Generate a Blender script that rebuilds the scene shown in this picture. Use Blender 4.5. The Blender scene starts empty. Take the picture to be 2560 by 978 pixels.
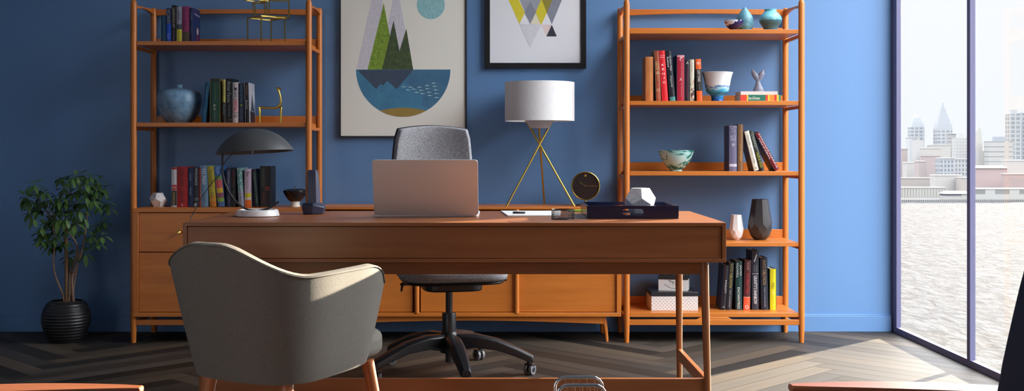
import bpy, bmesh, math, random
from mathutils import Vector, Matrix, Euler
random.seed(7)
PI = math.pi
S = bpy.context.scene
C = S.collection
R = math.radians
# ------------------------------------------------------------------ camera, light, exposure
F = 2800.0; CX = 1260.0; CY = 381.0; EYE = 1.01          # pixels of the 2560x978 frame
cam_d = bpy.data.cameras.new('camera'); cam = bpy.data.objects.new('camera', cam_d); C.objects.link(cam)
cam.location = (0, 0, EYE); cam.rotation_euler = (PI/2, 0, 0)
cam_d.sensor_width = 36; cam_d.lens = 36*F/2560
cam_d.shift_x = (1280-CX)/2560; cam_d.shift_y = -(489-CY)/2560
cam_d.clip_start = 0.05; cam_d.clip_end = 5000
S.camera = cam
S.view_settings.view_transform = 'Standard'; S.view_settings.look = 'None'
S.view_settings.gamma = 1; S.view_settings.use_curve_mapping = False
S.view_settings.exposure = 0.30
try:
    S.cycles.max_bounces = 8; S.cycles.diffuse_bounces = 5; S.cycles.transparent_max_bounces = 12
    S.cycles.caustics_reflective = False; S.cycles.sample_clamp_indirect = 6
except Exception: pass
SUN_DIR = Vector((-1.099, -1.006, -1.49*math.tan(R(9.2)))).normalized()   # way the light travels
sl = bpy.data.lights.new('sun', 'SUN'); sl.energy = 34.0; sl.angle = R(0.5); sl.color = (1, .86, .66)
sun = bpy.data.objects.new('sun', sl); C.objects.link(sun)
sun.rotation_euler = SUN_DIR.to_track_quat('-Z', 'Y').to_euler(); sun.location = (6, 10, 4)
W = bpy.data.worlds.new('sky'); S.world = W; W.use_nodes = True
wn = W.node_tree.nodes; wl = W.node_tree.links; wn.clear()
wo = wn.new('ShaderNodeOutputWorld'); wb = wn.new('ShaderNodeBackground'); wb.inputs['Strength'].default_value = 1.0
wt = wn.new('ShaderNodeTexCoord'); ws = wn.new('ShaderNodeSeparateXYZ'); wr = wn.new('ShaderNodeValToRGB')
wl.new(wt.outputs['Generated'], ws.inputs[0]); wl.new(ws.outputs['Z'], wr.inputs[0]); wl.new(wr.outputs[0], wb.inputs[0]); wl.new(wb.outputs[0], wo.inputs[0])
SKY = [(0.0, (.79, .82, .83)), (.13, (.83, .84, .85)), (.20, (3.8, 3.8, 3.9)), (.45, (9.4, 9.5, 9.7)), (1.0, (10.2, 10.4, 10.8))]
er = wr.color_ramp
while len(er.elements) < len(SKY): er.elements.new(.5)
for e, (p, c) in zip(er.elements, SKY): e.position = p; e.color = (*c, 1)

# ------------------------------------------------------------------ helpers
def srgb(r, g, b):
    f = lambda v: (v/255/12.92) if v/255 <= .04045 else ((v/255+.055)/1.055)**2.4
    return (f(r), f(g), f(b), 1)
def X(px, Y): return (px-CX)/F*Y
def Z(py, Y): return EYE-(py-CY)/F*Y

class NT:
    def __init__(s, m): s.m = m; s.n = m.node_tree.nodes; s.l = m.node_tree.links; s.b = s.n['Principled BSDF']
    def new(s, t, **k):
        n = s.n.new(t)
        for a, v in k.items():
            if a in n.inputs.keys(): n.inputs[a].default_value = v
            else: setattr(n, a, v)
        return n
    def link(s, a, b): s.l.new(a, b)
def ramp(t, fac, stops):
    r = t.new('ShaderNodeValToRGB')
    while len(r.color_ramp.elements) < len(stops): r.color_ramp.elements.new(.5)
    for e, (p, c) in zip(r.color_ramp.elements, stops): e.position = p; e.color = c if len(c) == 4 else (*c, 1)
    t.link(fac, r.inputs[0]); return r.outputs[0]
MATS = {}
def mat(name, color=(.5, .5, .5, 1), rough=.5, metal=0, fn=None, **k):
    if name in MATS: return MATS[name]
    m = bpy.data.materials.new(name); m.use_nodes = True; t = NT(m)
    t.b.inputs['Base Color'].default_value = color if len(color) == 4 else (*color, 1)
    t.b.inputs['Roughness'].default_value = rough; t.b.inputs['Metallic'].default_value = metal
    for a, v in k.items(): t.b.inputs[a].default_value = v
    if fn: fn(t)
    MATS[name] = m; return m
def coords(t, scale, kind='Object', rot=(0, 0, 0)):
    c = t.new('ShaderNodeTexCoord'); mp = t.new('ShaderNodeMapping')
    mp.inputs['Scale'].default_value = scale; mp.inputs['Rotation'].default_value = rot
    t.link(c.outputs[kind], mp.inputs[0]); return mp.outputs[0]
def bump(t, h, strength=.2, dist=.002):
    b = t.new('ShaderNodeBump'); b.inputs['Strength'].default_value = strength; b.inputs['Distance'].default_value = dist
    t.link(h, b.inputs['Height']); t.link(b.outputs[0], t.b.inputs['Normal'])
def wood(axis, dark, light, scale=1.0, b=.05):
    def f(t):
        s = [22*scale]*3; s[axis] = 1.6*scale
        v = coords(t, s)
        n = t.new('ShaderNodeTexNoise', Scale=1.0, Detail=5.0, Roughness=.6, Distortion=.6); t.link(v, n.inputs['Vector'])
        t.link(ramp(t, n.outputs[0], [(.3, dark), (.7, light)]), t.b.inputs['Base Color'])
        s2 = [300*scale]*3; s2[axis] = 8*scale
        n2 = t.new('ShaderNodeTexNoise', Scale=1.0, Detail=2.0); t.link(coords(t, s2), n2.inputs['Vector'])
        bump(t, n2.outputs[0], b, .001)
    return f
OR_D, OR_L = (.49, .142, .020), (.63, .205, .033)
def owood(ax): return mat('orange_wood_'+'xyz'[ax], rough=.36, fn=wood(ax, OR_D, OR_L))
DK_D, DK_L = (.235, .078, .024), (.32, .112, .038)
def dwood(ax): return mat('desk_wood_'+'xyz'[ax], rough=.34, fn=wood(ax, DK_D, DK_L))
def fabric(c1, c2, sc, st=.5):
    def f(t):
        v = coords(t, (sc, sc, sc))
        n = t.new('ShaderNodeTexNoise', Scale=1.0, Detail=2.0); t.link(v, n.inputs['Vector'])
        t.link(ramp(t, n.outputs[0], [(.35, c1), (.65, c2)]), t.b.inputs['Base Color'])
        w = t.new('ShaderNodeTexWave', Scale=1.0, Distortion=2.0); t.link(coords(t, (sc*.6, sc*.6, sc*1.2)), w.inputs['Vector'])
        bump(t, n.outputs[0], st, .0015)
    return f
BRASS = mat('brass', (.62, .44, .10), .28, 1.0)
BLACKP = mat('black_plastic', (.012, .013, .016), .38)
def marble_fn(t):
    n = t.new('ShaderNodeTexNoise', Scale=14.0, Detail=6.0, Distortion=1.5); t.link(coords(t, (1, 1, 1)), n.inputs['Vector'])
    t.link(ramp(t, n.outputs[0], [(.42, (.80, .79, .80)), (.5, (.62, .62, .65)), (.56, (.80, .79, .80))]), t.b.inputs['Base Color'])
MARBLE = mat('white_marble', rough=.35, fn=marble_fn)

class MB:
    """collects shapes in a bmesh (given in world coordinates unless o is zero) and links them as one mesh object"""
    def __init__(s, o=(0, 0, 0)): s.bm = bmesh.new(); s.mats = []; s.o = Vector(o)
    def mi(s, m):
        if m not in s.mats: s.mats.append(m)
        return s.mats.index(m)
    def face(s, vs, m):
        i = s.mi(m); v = [s.bm.verts.new(Vector(p)-s.o) for p in vs]
        f = s.bm.faces.new(v); f.material_index = i; return f
    def box(s, x0, x1, y0, y1, z0, z1, m):
        i = s.mi(m); p = [s.bm.verts.new(Vector((x, y, z))-s.o) for x in (x0, x1) for y in (y0, y1) for z in (z0, z1)]
        for q in ((0, 1, 3, 2), (4, 6, 7, 5), (0, 4, 5, 1), (2, 3, 7, 6), (0, 2, 6, 4), (1, 5, 7, 3)):
            s.bm.faces.new([p[k] for k in q]).material_index = i
    def bar(s, a, b, w, h, m, up=(0, 0, 1), w2=None, h2=None):
        i = s.mi(m); a = Vector(a); b = Vector(b); d = (b-a).normalized(); u = Vector(up)
        sx = d.cross(u).normalized(); sz = sx.cross(d).normalized(); w2 = w if w2 is None else w2; h2 = h if h2 is None else h2
        p = []
        for c, ww, hh in ((a, w, h), (b, w2, h2)):
            for e, g in ((-1, -1), (1, -1), (1, 1), (-1, 1)):
                p.append(s.bm.verts.new(c+sx*(e*ww/2)+sz*(g*hh/2)-s.o))
        for q in ((0, 3, 2, 1), (4, 5, 6, 7), (0, 1, 5, 4), (1, 2, 6, 5), (2, 3, 7, 6), (3, 0, 4, 7)):
            s.bm.faces.new([p[k] for k in q]).material_index = i
    def tube(s, pts, r, m, n=10, cap=True, closed=False):
        i = s.mi(m); pts = [Vector(p) for p in pts]; N = len(pts)
        rs = r if isinstance(r, (list, tuple)) else [r]*N
        rings = []; ref = None
        for k, p in enumerate(pts):
            if closed: d = (pts[(k+1) % N]-pts[k-1]).normalized()
            else: d = (pts[min(k+1, N-1)]-pts[max(k-1, 0)]).normalized()
            if ref is None:
                ref = Vector((0, 0, 1)) if abs(d.z) < .9 else Vector((1, 0, 0))
            a = d.cross(ref).normalized(); ref = a.cross(d).normalized(); b = ref
            rings.append([s.bm.verts.new(p+a*math.cos(2*PI*j/n)*rs[k]+b*math.sin(2*PI*j/n)*rs[k]-s.o) for j in range(n)])
        for k in range(N if closed else N-1):
            A, B = rings[k], rings[(k+1) % N]
            for j in range(n): s.bm.faces.new([A[j], A[(j+1) % n], B[(j+1) % n], B[j]]).material_index = i
        if cap and not closed:
            s.bm.faces.new(list(reversed(rings[0]))).material_index = i; s.bm.faces.new(rings[-1]).material_index = i
    def lathe(s, prof, c, m, n=40, caps=True):
        """prof: (radius, z) from bottom to top about the axis through c"""
        i = s.mi(m); rings = []
        for r, z in prof:
            rings.append([s.bm.verts.new(Vector((c[0]+max(r, 1e-5)*math.cos(2*PI*j/n), c[1]+max(r, 1e-5)*math.sin(2*PI*j/n), c[2]+z))-s.o) for j in range(n)])
        for A, B in zip(rings, rings[1:]):
            for j in range(n): s.bm.faces.new([A[j], A[(j+1) % n], B[(j+1) % n], B[j]]).material_index = i
        if caps:
            s.bm.faces.new(list(reversed(rings[0]))).material_index = i; s.bm.faces.new(rings[-1]).material_index = i
    def prism(s, poly, y0, y1, m, axis='y'):
        """poly of 2-D points (x, z), given depth along y"""
        i = s.mi(m)
        def P(a, b, d): return {'y': (a, d, b), 'x': (d, a, b), 'z': (a, b, d)}[axis]
        A = [s.bm.verts.new(Vector(P(a, b, y0))-s.o) for a, b in poly]; B = [s.bm.verts.new(Vector(P(a, b, y1))-s.o) for a, b in poly]
        n = len(poly)
        s.bm.faces.new(A).material_index = i; s.bm.faces.new(list(reversed(B))).material_index = i
        for k in range(n): s.bm.faces.new([A[k], B[k], B[(k+1) % n], A[(k+1) % n]]).material_index = i
    def build(s, name, parent=None, bevel=0, sub=0, smooth=38, mx=None, solid=0, recalc=True, seg=2):
        if recalc: bmesh.ops.recalc_face_normals(s.bm, faces=s.bm.faces)
        if mx is not None: s.bm.transform(mx)
        me = bpy.data.meshes.new(name); s.bm.to_mesh(me); s.bm.free()
        for m in s.mats: me.materials.append(m)
        for p in me.polygons: p.use_smooth = smooth is not None
        if smooth is not None: me.set_sharp_from_angle(angle=R(smooth))
        o = bpy.data.objects.new(name, me); C.objects.link(o)
        if solid:
            d = o.modifiers.new('s', 'SOLIDIFY'); d.thickness = solid; d.offset = -1
        if bevel:
            b = o.modifiers.new('b', 'BEVEL'); b.width = bevel; b.segments = seg; b.limit_method = 'ANGLE'; b.angle_limit = R(40)
        if sub:
            b = o.modifiers.new('u', 'SUBSURF'); b.levels = sub; b.render_levels = sub
        if parent is not None: o.parent = parent
        else: o.location = s.o
        return o
def thing(name, label, cat, loc=(0, 0, 0), group=None, rot=(0, 0, 0)):
    o = bpy.data.objects.new(name, None); C.objects.link(o); o.empty_display_size = .05
    o.location = loc; o.rotation_euler = rot; o['label'] = label; o['category'] = cat
    if group: o['group'] = group
    return o
def tag(o, label, cat, group=None, kind=None):
    o['label'] = label; o['category'] = cat
    if group: o['group'] = group
    if kind: o['kind'] = kind
    return o
def struct(o): o['kind'] = 'structure'; return o
_tc = {}
def glyphs(body):
    if body not in _tc:
        cu = bpy.data.curves.new('t', 'FONT'); cu.body = body; cu.size = 1; cu.resolution_u = 3
        ob = bpy.data.objects.new('t', cu); C.objects.link(ob); bpy.context.view_layer.update()
        ev = ob.evaluated_get(bpy.context.evaluated_depsgraph_get()); me = ev.to_mesh()
        vs = [v.co.copy() for v in me.vertices]; fs = [tuple(p.vertices) for p in me.polygons]
        ev.to_mesh_clear(); bpy.data.objects.remove(ob); bpy.data.curves.remove(cu)
        x0 = min(v.x for v in vs); x1 = max(v.x for v in vs); y0 = min(v.y for v in vs); y1 = max(v.y for v in vs)
        _tc[body] = ([((v.x-(x0+x1)/2)/(x1-x0), (v.y-(y0+y1)/2)/(y1-y0)) for v in vs], fs)
    return _tc[body]
def write(mb, body, c, along, across, length, height, m):
    """letters as flat faces: reading direction along, letter-up direction across, centred on c"""
    vs, fs = glyphs(body); i = mb.mi(m); al = Vector(along).normalized()*length; ac = Vector(across).normalized()*height
    V = [mb.bm.verts.new(Vector(c)+al*a+ac*b-mb.o) for a, b in vs]
    for f in fs:
        try: mb.bm.faces.new([V[k] for k in f]).material_index = i
        except ValueError: pass
def flat(name, rgb, rough=.5): return mat(name, srgb(*rgb), rough)
def col(rgb, rough=.45): return mat('c_%d_%d_%d' % rgb, srgb(*rgb), rough)

# ------------------------------------------------------------------ the room
WX = 2.185; WY = 6.312; CEIL = 4.0; LX = -3.5; BY = -1.6; WIN_Y0 = 3.19; TW = .026
def wall_fn(t):
    n = t.new('ShaderNodeTexNoise', Scale=60.0, Detail=4.0); t.link(coords(t, (1, 1, 1)), n.inputs['Vector'])
    bump(t, n.outputs[0], .12, .002)
WALL = mat('blue_wall_paint', (.117, .250, .490), .42, fn=wall_fn)
WHITE = mat('white_paint', (.80, .80, .80), .7)
PALE = mat('pale_wall_paint', (.24, .28, .36), .7)
m = MB(); m.box(LX, WX+TW, WY, WY+.12, 0, CEIL, WALL); struct(m.build('wall_back'))
m = MB(); m.box(LX-.12, LX, BY, WY+.12, 0, CEIL, PALE); struct(m.build('wall_left'))
m = MB(); m.box(LX-.12, WX+.05, BY-.12, BY, 0, CEIL, PALE); struct(m.build('wall_front'))
m = MB(); m.box(WX, WX+.2, BY, WIN_Y0, 0, CEIL, PALE); struct(m.build('wall_right'))
m = MB(); m.box(LX-.12, WX+.05, BY-.12, WY+.12, CEIL, CEIL+.1, WHITE); struct(m.build('ceiling'))
m = MB(); m.box(LX, WX-.003, WY-.014, WY, 0, .090, WALL); m.box(LX, WX-.003, WY-.010, WY, .090, .097, WALL)
struct(m.build('baseboard_back', bevel=.002))
# herringbone floor: every plank a face of one mesh, own tint and own grain
def floor_fn(t):
    at = t.new('ShaderNodeVertexColor'); at.layer_name = 'tint'
    uv = t.new('ShaderNodeTexCoord'); mp = t.new('ShaderNodeMapping'); mp.inputs['Scale'].default_value = (1.2, 22, 1); t.link(uv.outputs['UV'], mp.inputs[0])
    n = t.new('ShaderNodeTexNoise', Scale=1.0, Detail=5.0, Roughness=.6, Distortion=.5); t.link(mp.outputs[0], n.inputs['Vector'])
    g = ramp(t, n.outputs[0], [(.25, (.72, .72, .72)), (.75, (1.12, 1.12, 1.12))])
    mx = t.new('ShaderNodeMix', data_type='RGBA', blend_type='MULTIPLY'); mx.inputs[0].default_value = 1
    t.link(at.outputs[0], mx.inputs[6]); t.link(g, mx.inputs[7]); t.link(mx.outputs[2], t.b.inputs['Base Color'])
    bump(t, n.outputs[0], .08, .002)
FLOOR = mat('herringbone_planks', rough=.6, fn=floor_fn, **{'Specular IOR Level': .3})
GAP = mat('plank_gap', (.03, .027, .024), .8)
def build_floor():
    bm = bmesh.new(); cl = bm.loops.layers.color.new('tint'); uvl = bm.loops.layers.uv.new('UVMap')
    w = .104; n = 10; ca = math.cos(PI/4); OX, OY = .80, .06; rnd = random.Random(3)
    def tow(u, v): return (OX+(u-v)*ca*w, OY+(u+v)*ca*w)
    def add(u0, v0, u1, v1, along_u):
        cx, cy = tow((u0+u1)/2, (v0+v1)/2)
        if not (LX-.6 < cx < WX+.6 and BY-.6 < cy < WY+.6): return
        g = .013; ps = [(u0+g, v0+g), (u1-g, v0+g), (u1-g, v1-g), (u0+g, v1-g)]
        if not along_u: ps = ps[1:]+ps[:1]
        vs = [bm.verts.new((*tow(*p), 0)) for p in ps]; f = bm.faces.new(vs)
        k = rnd.choice([.48, .6, .7, .78, .84, .9, .98, 1.08]); h = rnd.uniform(-1, 1)
        tint = (.285*k*(1+.04*h), .258*k, .228*k*(1-.06*h), 1); o = rnd.uniform(0, 50)
        for lp, q in zip(f.loops, ((0, 0), (n*w, 0), (n*w, w), (0, w))): lp[cl] = tint; lp[uvl].uv = (q[0]+o, q[1]+o)
    for k in range(-110, 140):
        for q in range(-8, 9):
            u = k+2*n*q
            add(u, k, u+n, k+1, True); add(u+n, k-(n-1), u+n+1, k+1, False)
    me = bpy.data.meshes.new('floor')
    # clip to the room
    for co, no in (((LX, 0, 0), (-1, 0, 0)), ((WX, 0, 0), (1, 0, 0)), ((0, BY, 0), (0, -1, 0)), ((0, WY, 0), (0, 1, 0))):
        bmesh.ops.bisect_plane(bm, geom=bm.verts[:]+bm.edges[:]+bm.faces[:], plane_co=co, plane_no=no, clear_outer=True)
    mi = 1
    def box(x0, x1, y0, y1, z0, z1):
        p = [bm.verts.new((x, y, z)) for x in (x0, x1) for y in (y0, y1) for z in (z0, z1)]
        for q in ((0, 1, 3, 2), (4, 6, 7, 5), (0, 4, 5, 1), (2, 3, 7, 6), (0, 2, 6, 4), (1, 5, 7, 3)): bm.faces.new([p[k] for k in q]).material_index = mi
    box(LX-.12, WX+.05, BY-.12, WY+.12, -.12, -.001)
    bmesh.ops.recalc_face_normals(bm, faces=[f for f in bm.faces if f.material_index == 1])
    for f in bm.faces:
        if f.material_index == 0 and f.normal.z < 0: f.normal_flip()
    bm.to_mesh(me); bm.free(); me.materials.append(FLOOR); me.materials.append(GAP)
    o = bpy.data.objects.new('floor', me); C.objects.link(o); struct(o)
build_floor()
# window wall: glass and grey metal frame, bluish light tinted into its colour
FRAME = mat('blue_lit_window_metal', (.12, .12, .225), .45)
def glass_fn(t):
    out = [n for n in t.n if n.type == 'OUTPUT_MATERIAL'][0]
    tr = t.new('ShaderNodeBsdfTransparent'); gl = t.new('ShaderNodeBsdfGlossy', Roughness=.02); mx = t.new('ShaderNodeMixShader'); mx.inputs[0].default_value = .04
    t.link(tr.outputs[0], mx.inputs[1]); t.link(gl.outputs[0], mx.inputs[2]); t.link(mx.outputs[0], out.inputs[0])
GLASS = mat('window_glass', fn=glass_fn)
ys = [6.312-.018, 5.27, 4.23, 3.19]
for k in range(3):
    y1, y0 = ys[k], ys[k+1]
    m = MB((WX, (y0+y1)/2, 0)); wf = .018
    a1 = y1-(.040 if k == 0 else 0)                                  # corner post is wider
    m.box(WX, WX+TW, a1-wf, WY if k == 0 else y1, 0, CEIL, FRAME)
    m.box(WX, WX+TW, y0, y0+wf, 0, CEIL, FRAME)
    m.box(WX, WX+TW, y0+wf, a1-wf, 0, .034, FRAME); m.box(WX, WX+TW, y0+wf, a1-wf, CEIL-.06, CEIL, FRAME)
    wo_ = struct(m.build('window_%d' % (k+1), bevel=.001))
    g = MB((WX, (y0+y1)/2, 0)); g.box(WX+.014, WX+.019, y0+wf, a1-wf, .034, CEIL-.06, GLASS); g.build('pane', wo_)
m = MB(); m.box(WX+TW, WX+.2, WIN_Y0-.02, WIN_Y0, 0, CEIL, WHITE); struct(m.build('trim_1'))

# ------------------------------------------------------------------ bookcases
Y_F = 5.945; Y_R = 6.284
def post(mb, x, y, z1, m=None, r=.0165, foot=.0125):
    mb.lathe([(foot, 0), (r*.98, .09), (r, .14), (r, z1-.02), (r*.86, z1-.008), (r*.5, z1)], (x, y, 0), m or owood(2), 20)
def shelf_board(root, xl, xr, zt, rail=True):
    m = MB(root.location); m.box(xl+.0165, xr-.0165, Y_F-.006, WY-.016, zt-.022, zt, owood(0))
    m.box(xl+.0165, xr-.0165, WY-.034, WY-.018, zt, zt+.046, owood(0))
    sh = m.build('shelf', root, bevel=.0015)
def bookcase(name, label, xl, xr, shelves, zt=1.82):
    t = thing(name, label, 'bookcase', ((xl+xr)/2, (Y_F+Y_R)/2, 0)); o = t.location
    for x in (xl, xr):
        for y in (Y_F, Y_R):
            m = MB(o); post(m, x, y, zt); m.build('post', t)
    for x in (xl, xr):                                                # curved side brackets under the tips of the posts
        pts = []; top = []; N = 10
        for k in range(N+1):
            f = k/N; y = Y_F+(Y_R-Y_F)*f
            top.append((y, 1.793+.018*f)); pts.append((y, 1.772+.017*math.sin(PI*f)+.004*f))
        m = MB(o); m.prism(top+pts[::-1], x-.009, x+.009, owood(1), 'x'); m.build('side_bracket', t, bevel=.002)
    m = MB(o); up = []; lo = []; N = 16                                 # arched back rail
    for k in range(N+1):
        f = k/N; x = xl+(xr-xl)*f; up.append((x, 1.812)); lo.append((x, 1.776+.012*math.sin(PI*f)))
    m.prism(up+lo[::-1], Y_R-.008, Y_R+.008, owood(0)); m.build('back_rail', t, bevel=.0015)
    for zs in shelves:
        shelf_board(t, xl, xr, zs)
        for x in (xl, xr):
            m = MB(o); m.box(x-.008, x+.008, Y_F, Y_R, zs-.040, zs-.022, owood(1)); m.build('side_rail', t, bevel=.002)
            m = MB(o); e = 1 if x == xl else -1
            m.tube([(x+e*.012, Y_F, zs-.010), (x+e*.022, Y_F, zs-.010)], .005, BLACKP, 10); m.build('shelf_pin', t)
    return t
XR0, XR1 = .651, 1.579; XL0, XL1 = -1.966, -1.036
right_case = bookcase('bookcase', 'tall open orange wood bookcase on the right with five shelves', XR0, XR1, [1.6618, 1.2828, .9085, .5323, .1576])
o = right_case.location
m = MB(o); m.box(XR0, XR1, Y_F-.009, Y_F+.009, .093, .1225, owood(0)); xc = (XR0+XR1)/2
m.prism([(xc-.10, .12), (xc-.07, .1356), (xc+.07, .1356), (xc+.10, .12)], Y_F-.008, Y_F+.008, owood(0)); m.build('stretcher', right_case, bevel=.002)
for x in (XR0, XR1):
    m = MB(o); m.box(x-.008, x+.008, Y_F, Y_R, .095, .1175, owood(1)); m.build('side_rail', right_case, bevel=.002)
left_case = bookcase('bookcase_with_drawers', 'tall open orange wood bookcase on the left standing on a chest of four drawers', XL0, XL1, [1.600, 1.168])
o = left_case.location
CT = .714
cx0, cx1 = XL0+.003, XL1+.012
m = MB(o)
yf = Y_F-.022
ft = .030
m.box(cx0, cx1, yf, Y_R+.012, CT-.022, CT, owood(0)); m.box(cx0, cx1, yf, Y_R+.012, .139, .162, owood(0))
m.box(cx0, cx0+ft, yf, Y_R+.012, .162, CT-.022, owood(2)); m.box(cx1-ft*.8, cx1, yf, Y_R+.012, .162, CT-.022, owood(2))
m.box(cx0+ft, cx1-ft*.8, Y_R-.01, Y_R, .162, CT-.022, owood(2))
xm = (cx0+cx1)/2
m.box(xm-.006, xm+.006, yf+.012, Y_R-.01, .162, CT-.022, owood(2))
m.build('cabinet_body', left_case, bevel=.0015)
zsp = Z(631, yf)
for a, b in ((cx0+ft+.002, xm-.005), (xm+.005, cx1-ft*.8-.002)):
    for z0, z1 in ((.165, zsp-.002), (zsp+.002, CT-.025)):
        m = MB(o); m.box(a, b, yf+.005, yf+.03, z0, z1, owood(0)); d = m.build('drawer', left_case, bevel=.001)
        kz = z1-.115 if z1 < .6 else Z(581, yf)
        m = MB(o); kx = (a+b)/2
        m.tube([(kx, yf+.006, kz), (kx, yf-.008, kz), (kx, yf-.012, kz), (kx, yf-.019, kz), (kx, yf-.024, kz)], [.005, .004, .009, .0105, .006], BRASS, 14); m.build('knob', d)
m = MB(o); m.box(XL0, XL1, Y_F-.009, Y_F+.009, .093, .1225, owood(0)); m.build('stretcher', left_case, bevel=.002)
for x in (XL0, XL1):
    m = MB(o); m.box(x-.008, x+.008, Y_F, Y_R, .095, .1175, owood(1)); m.build('side_rail', left_case, bevel=.002)

# ------------------------------------------------------------------ credenza
t = thing('credenza', 'long low orange wood credenza against the wall behind the desk', 'sideboard', (-.2, 6.1, 0)); o = t.location
CRT = .72; a, b = -.995, X(1553, 5.93); yf = 5.93
m = MB(o)
m.box(a, b, yf, 6.295, CRT-.014, CRT, owood(0)); m.box(a, b, yf, 6.295, .139, .160, owood(0))
m.box(a, a+.022, yf, 6.295, .16, CRT-.014, owood(2)); m.box(b-.024, b, yf, 6.295, .16, CRT-.014, owood(2)); m.box(a, b, 6.27, 6.295, .16, CRT-.014, owood(0))
for px in (1042, 1292): x = X(px, yf); m.box(x-.010, x+.010, yf+.02, 6.27, .16, CRT-.014, owood(2))
m.build('cabinet_body', t, bevel=.002)
for px in (1042, 1292):
    m = MB(o); x = X(px, yf); m.tube([(x, yf+.006, .158), (x, yf+.006, CRT-.012)], .013, owood(2), 16); m.build('divider_strip', t)
for p0, p1 in ((812, 1031), (1052, 1286), (1299, 1541)):
    m = MB(o); m.box(X(p0, yf)-.002, X(p1, yf)+.002, yf+.012, yf+.03, .163, CRT-.02, owood(0)); m.build('door', t, bevel=.001)
m = MB(o); xa, xb = a+.08, b-.09; N = 14
lo = [(xa+(xb-xa)*k/N, .098+.018*math.sin(PI*k/N)) for k in range(N+1)]
m.prism([(xa, .14), (xb, .14)]+lo[::-1], yf+.02, yf+.036, owood(0)); m.build('apron', t)
for x in (a+.09, b-.09):
    for y in (yf+.045, 6.25):
        e = -1 if x < 0 else 1; fy = -1 if y < 6.1 else 1
        m = MB(o); m.tube([(x+e*.018, y+fy*.010 if fy < 0 else y, 0), (x+e*.014, y, .05), (x, y, .14)], [.0085, .0105, .0155], owood(2), 16); m.build('leg', t)

# ------------------------------------------------------------------ desk
YD0, YD1 = 3.977, 4.76; DT = .76; dl, dr = X(457, YD0), X(1815.5, YD0); zb = Z(656.5, YD0)
t = thing('desk', 'large brown wood writing desk in the middle of the room', 'desk', ((dl+dr)/2, 4.37, 0)); o = t.location
DW = dwood(0)
m = MB(o); bt = .013
m.box(dl, dr, YD0, YD1, DT-bt, DT, DW); m.box(dl, dr, YD0, YD1, zb, zb+bt, DW)
m.box(dl, dl+.014, YD0, YD1, zb+bt, DT-bt, dwood(2)); m.box(dr-.014, dr, YD0, YD1, zb+bt, DT-bt, dwood(2))
m.build('desktop_case', t, bevel=.001)
m = MB(o); m.box(dl+.0158, dr-.0158, YD0+.004, YD0+.022, zb+bt+.0018, DT-bt-.0018, DW); m.build('front_panel', t, bevel=.0008)
m = MB(o); m.box(dl+.0158, dr-.0158, YD1-.022, YD1-.003, zb+bt+.002, DT-bt-.002, DW); m.build('drawer', t, bevel=.0008)
lxf = X(1760, YD0+.05); lyf = YD0+.045; lyr = 4.56; lxr = X(1697, 4.56)
sx = (dl+dr)/2
m = MB(o); m.box(2*sx-lxf, lxf, YD0+.035, YD0+.055, Z(686, YD0+.035), zb, DW); m.build('apron', t, bevel=.001)
m = MB(o); m.box(2*sx-lxr, lxr, lyr-.01, lyr+.01, Z(686, YD0+.035)+.005, zb, DW); m.build('apron', t, bevel=.001)
for e in (1, -1):
    def mx_(x): return x if e > 0 else 2*sx-x
    m = MB(o); m.tube([(mx_(lxf+.014), lyf-.012, 0), (mx_(lxf), lyf, zb)], [.0105, .0155], dwood(2), 20); m.build('leg', t)
    m = MB(o); m.tube([(mx_(lxr+.008), lyr+.03, 0), (mx_(lxr), lyr, zb)], [.0105, .0155], dwood(2), 20); m.build('leg', t)
    m = MB(o); m.bar((mx_(lxf+.008), lyf, .178), (mx_(lxr+.006), lyr+.02, .185), .018, .045, dwood(1)); m.build('side_stretcher', t, bevel=.002)
m = MB(o); zs = Z(947, lyf-.01); m.box(mx_(lxf+.01), lxf+.01, lyf-.012, lyf+.008, zs-.055, zs, DW); m.build('front_stretcher', t, bevel=.002)

# ------------------------------------------------------------------ framed prints on the wall
SI = 443.6/1.0
def print_frame(label, px0, px1, pybot, htop, fw, frame_m, paper_m, art, mat_in=0):
    yb = WY-.002; yfp = WY-.024; sc = yfp/F
    x0, x1, z0 = X(px0, yfp), X(px1, yfp), Z(pybot, yfp)
    t = thing('framed_print', label, 'picture', ((x0+x1)/2, WY, z0)); o = t.location
    m = MB(o)
    m.box(x0, x1, yfp, yb, z0, z0+fw, frame_m); m.box(x0, x1, yfp, yb, htop-fw, htop, frame_m)
    m.box(x0, x0+fw, yfp, yb, z0+fw, htop-fw, frame_m); m.box(x1-fw, x1, yfp, yb, z0+fw, htop-fw, frame_m)
    m.build('frame', t, bevel=.0008)
    m = MB(o); yp = yfp+.006
    m.box(x0+fw, x1-fw, yp, yb, z0+fw, htop-fw, paper_m)
    art(m, lambda px, py, k: (X(px, yp), yp-.0003*k, Z(py, yp)))
    m.build('print', t, recalc=False, smooth=None)
    return t
def tex(name, c1, c2, sc=40, lo=.35, hi=.65, rough=.6):
    def f(t):
        n = t.new('ShaderNodeTexNoise', Scale=sc, Detail=6.0, Roughness=.7); t.link(coords(t, (1, 1, 1)), n.inputs['Vector'])
        t.link(ramp(t, n.outputs[0], [(lo, srgb(*c1)), (hi, srgb(*c2))]), t.b.inputs['Base Color'])
    return mat(name, rough=rough, fn=f)
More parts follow.
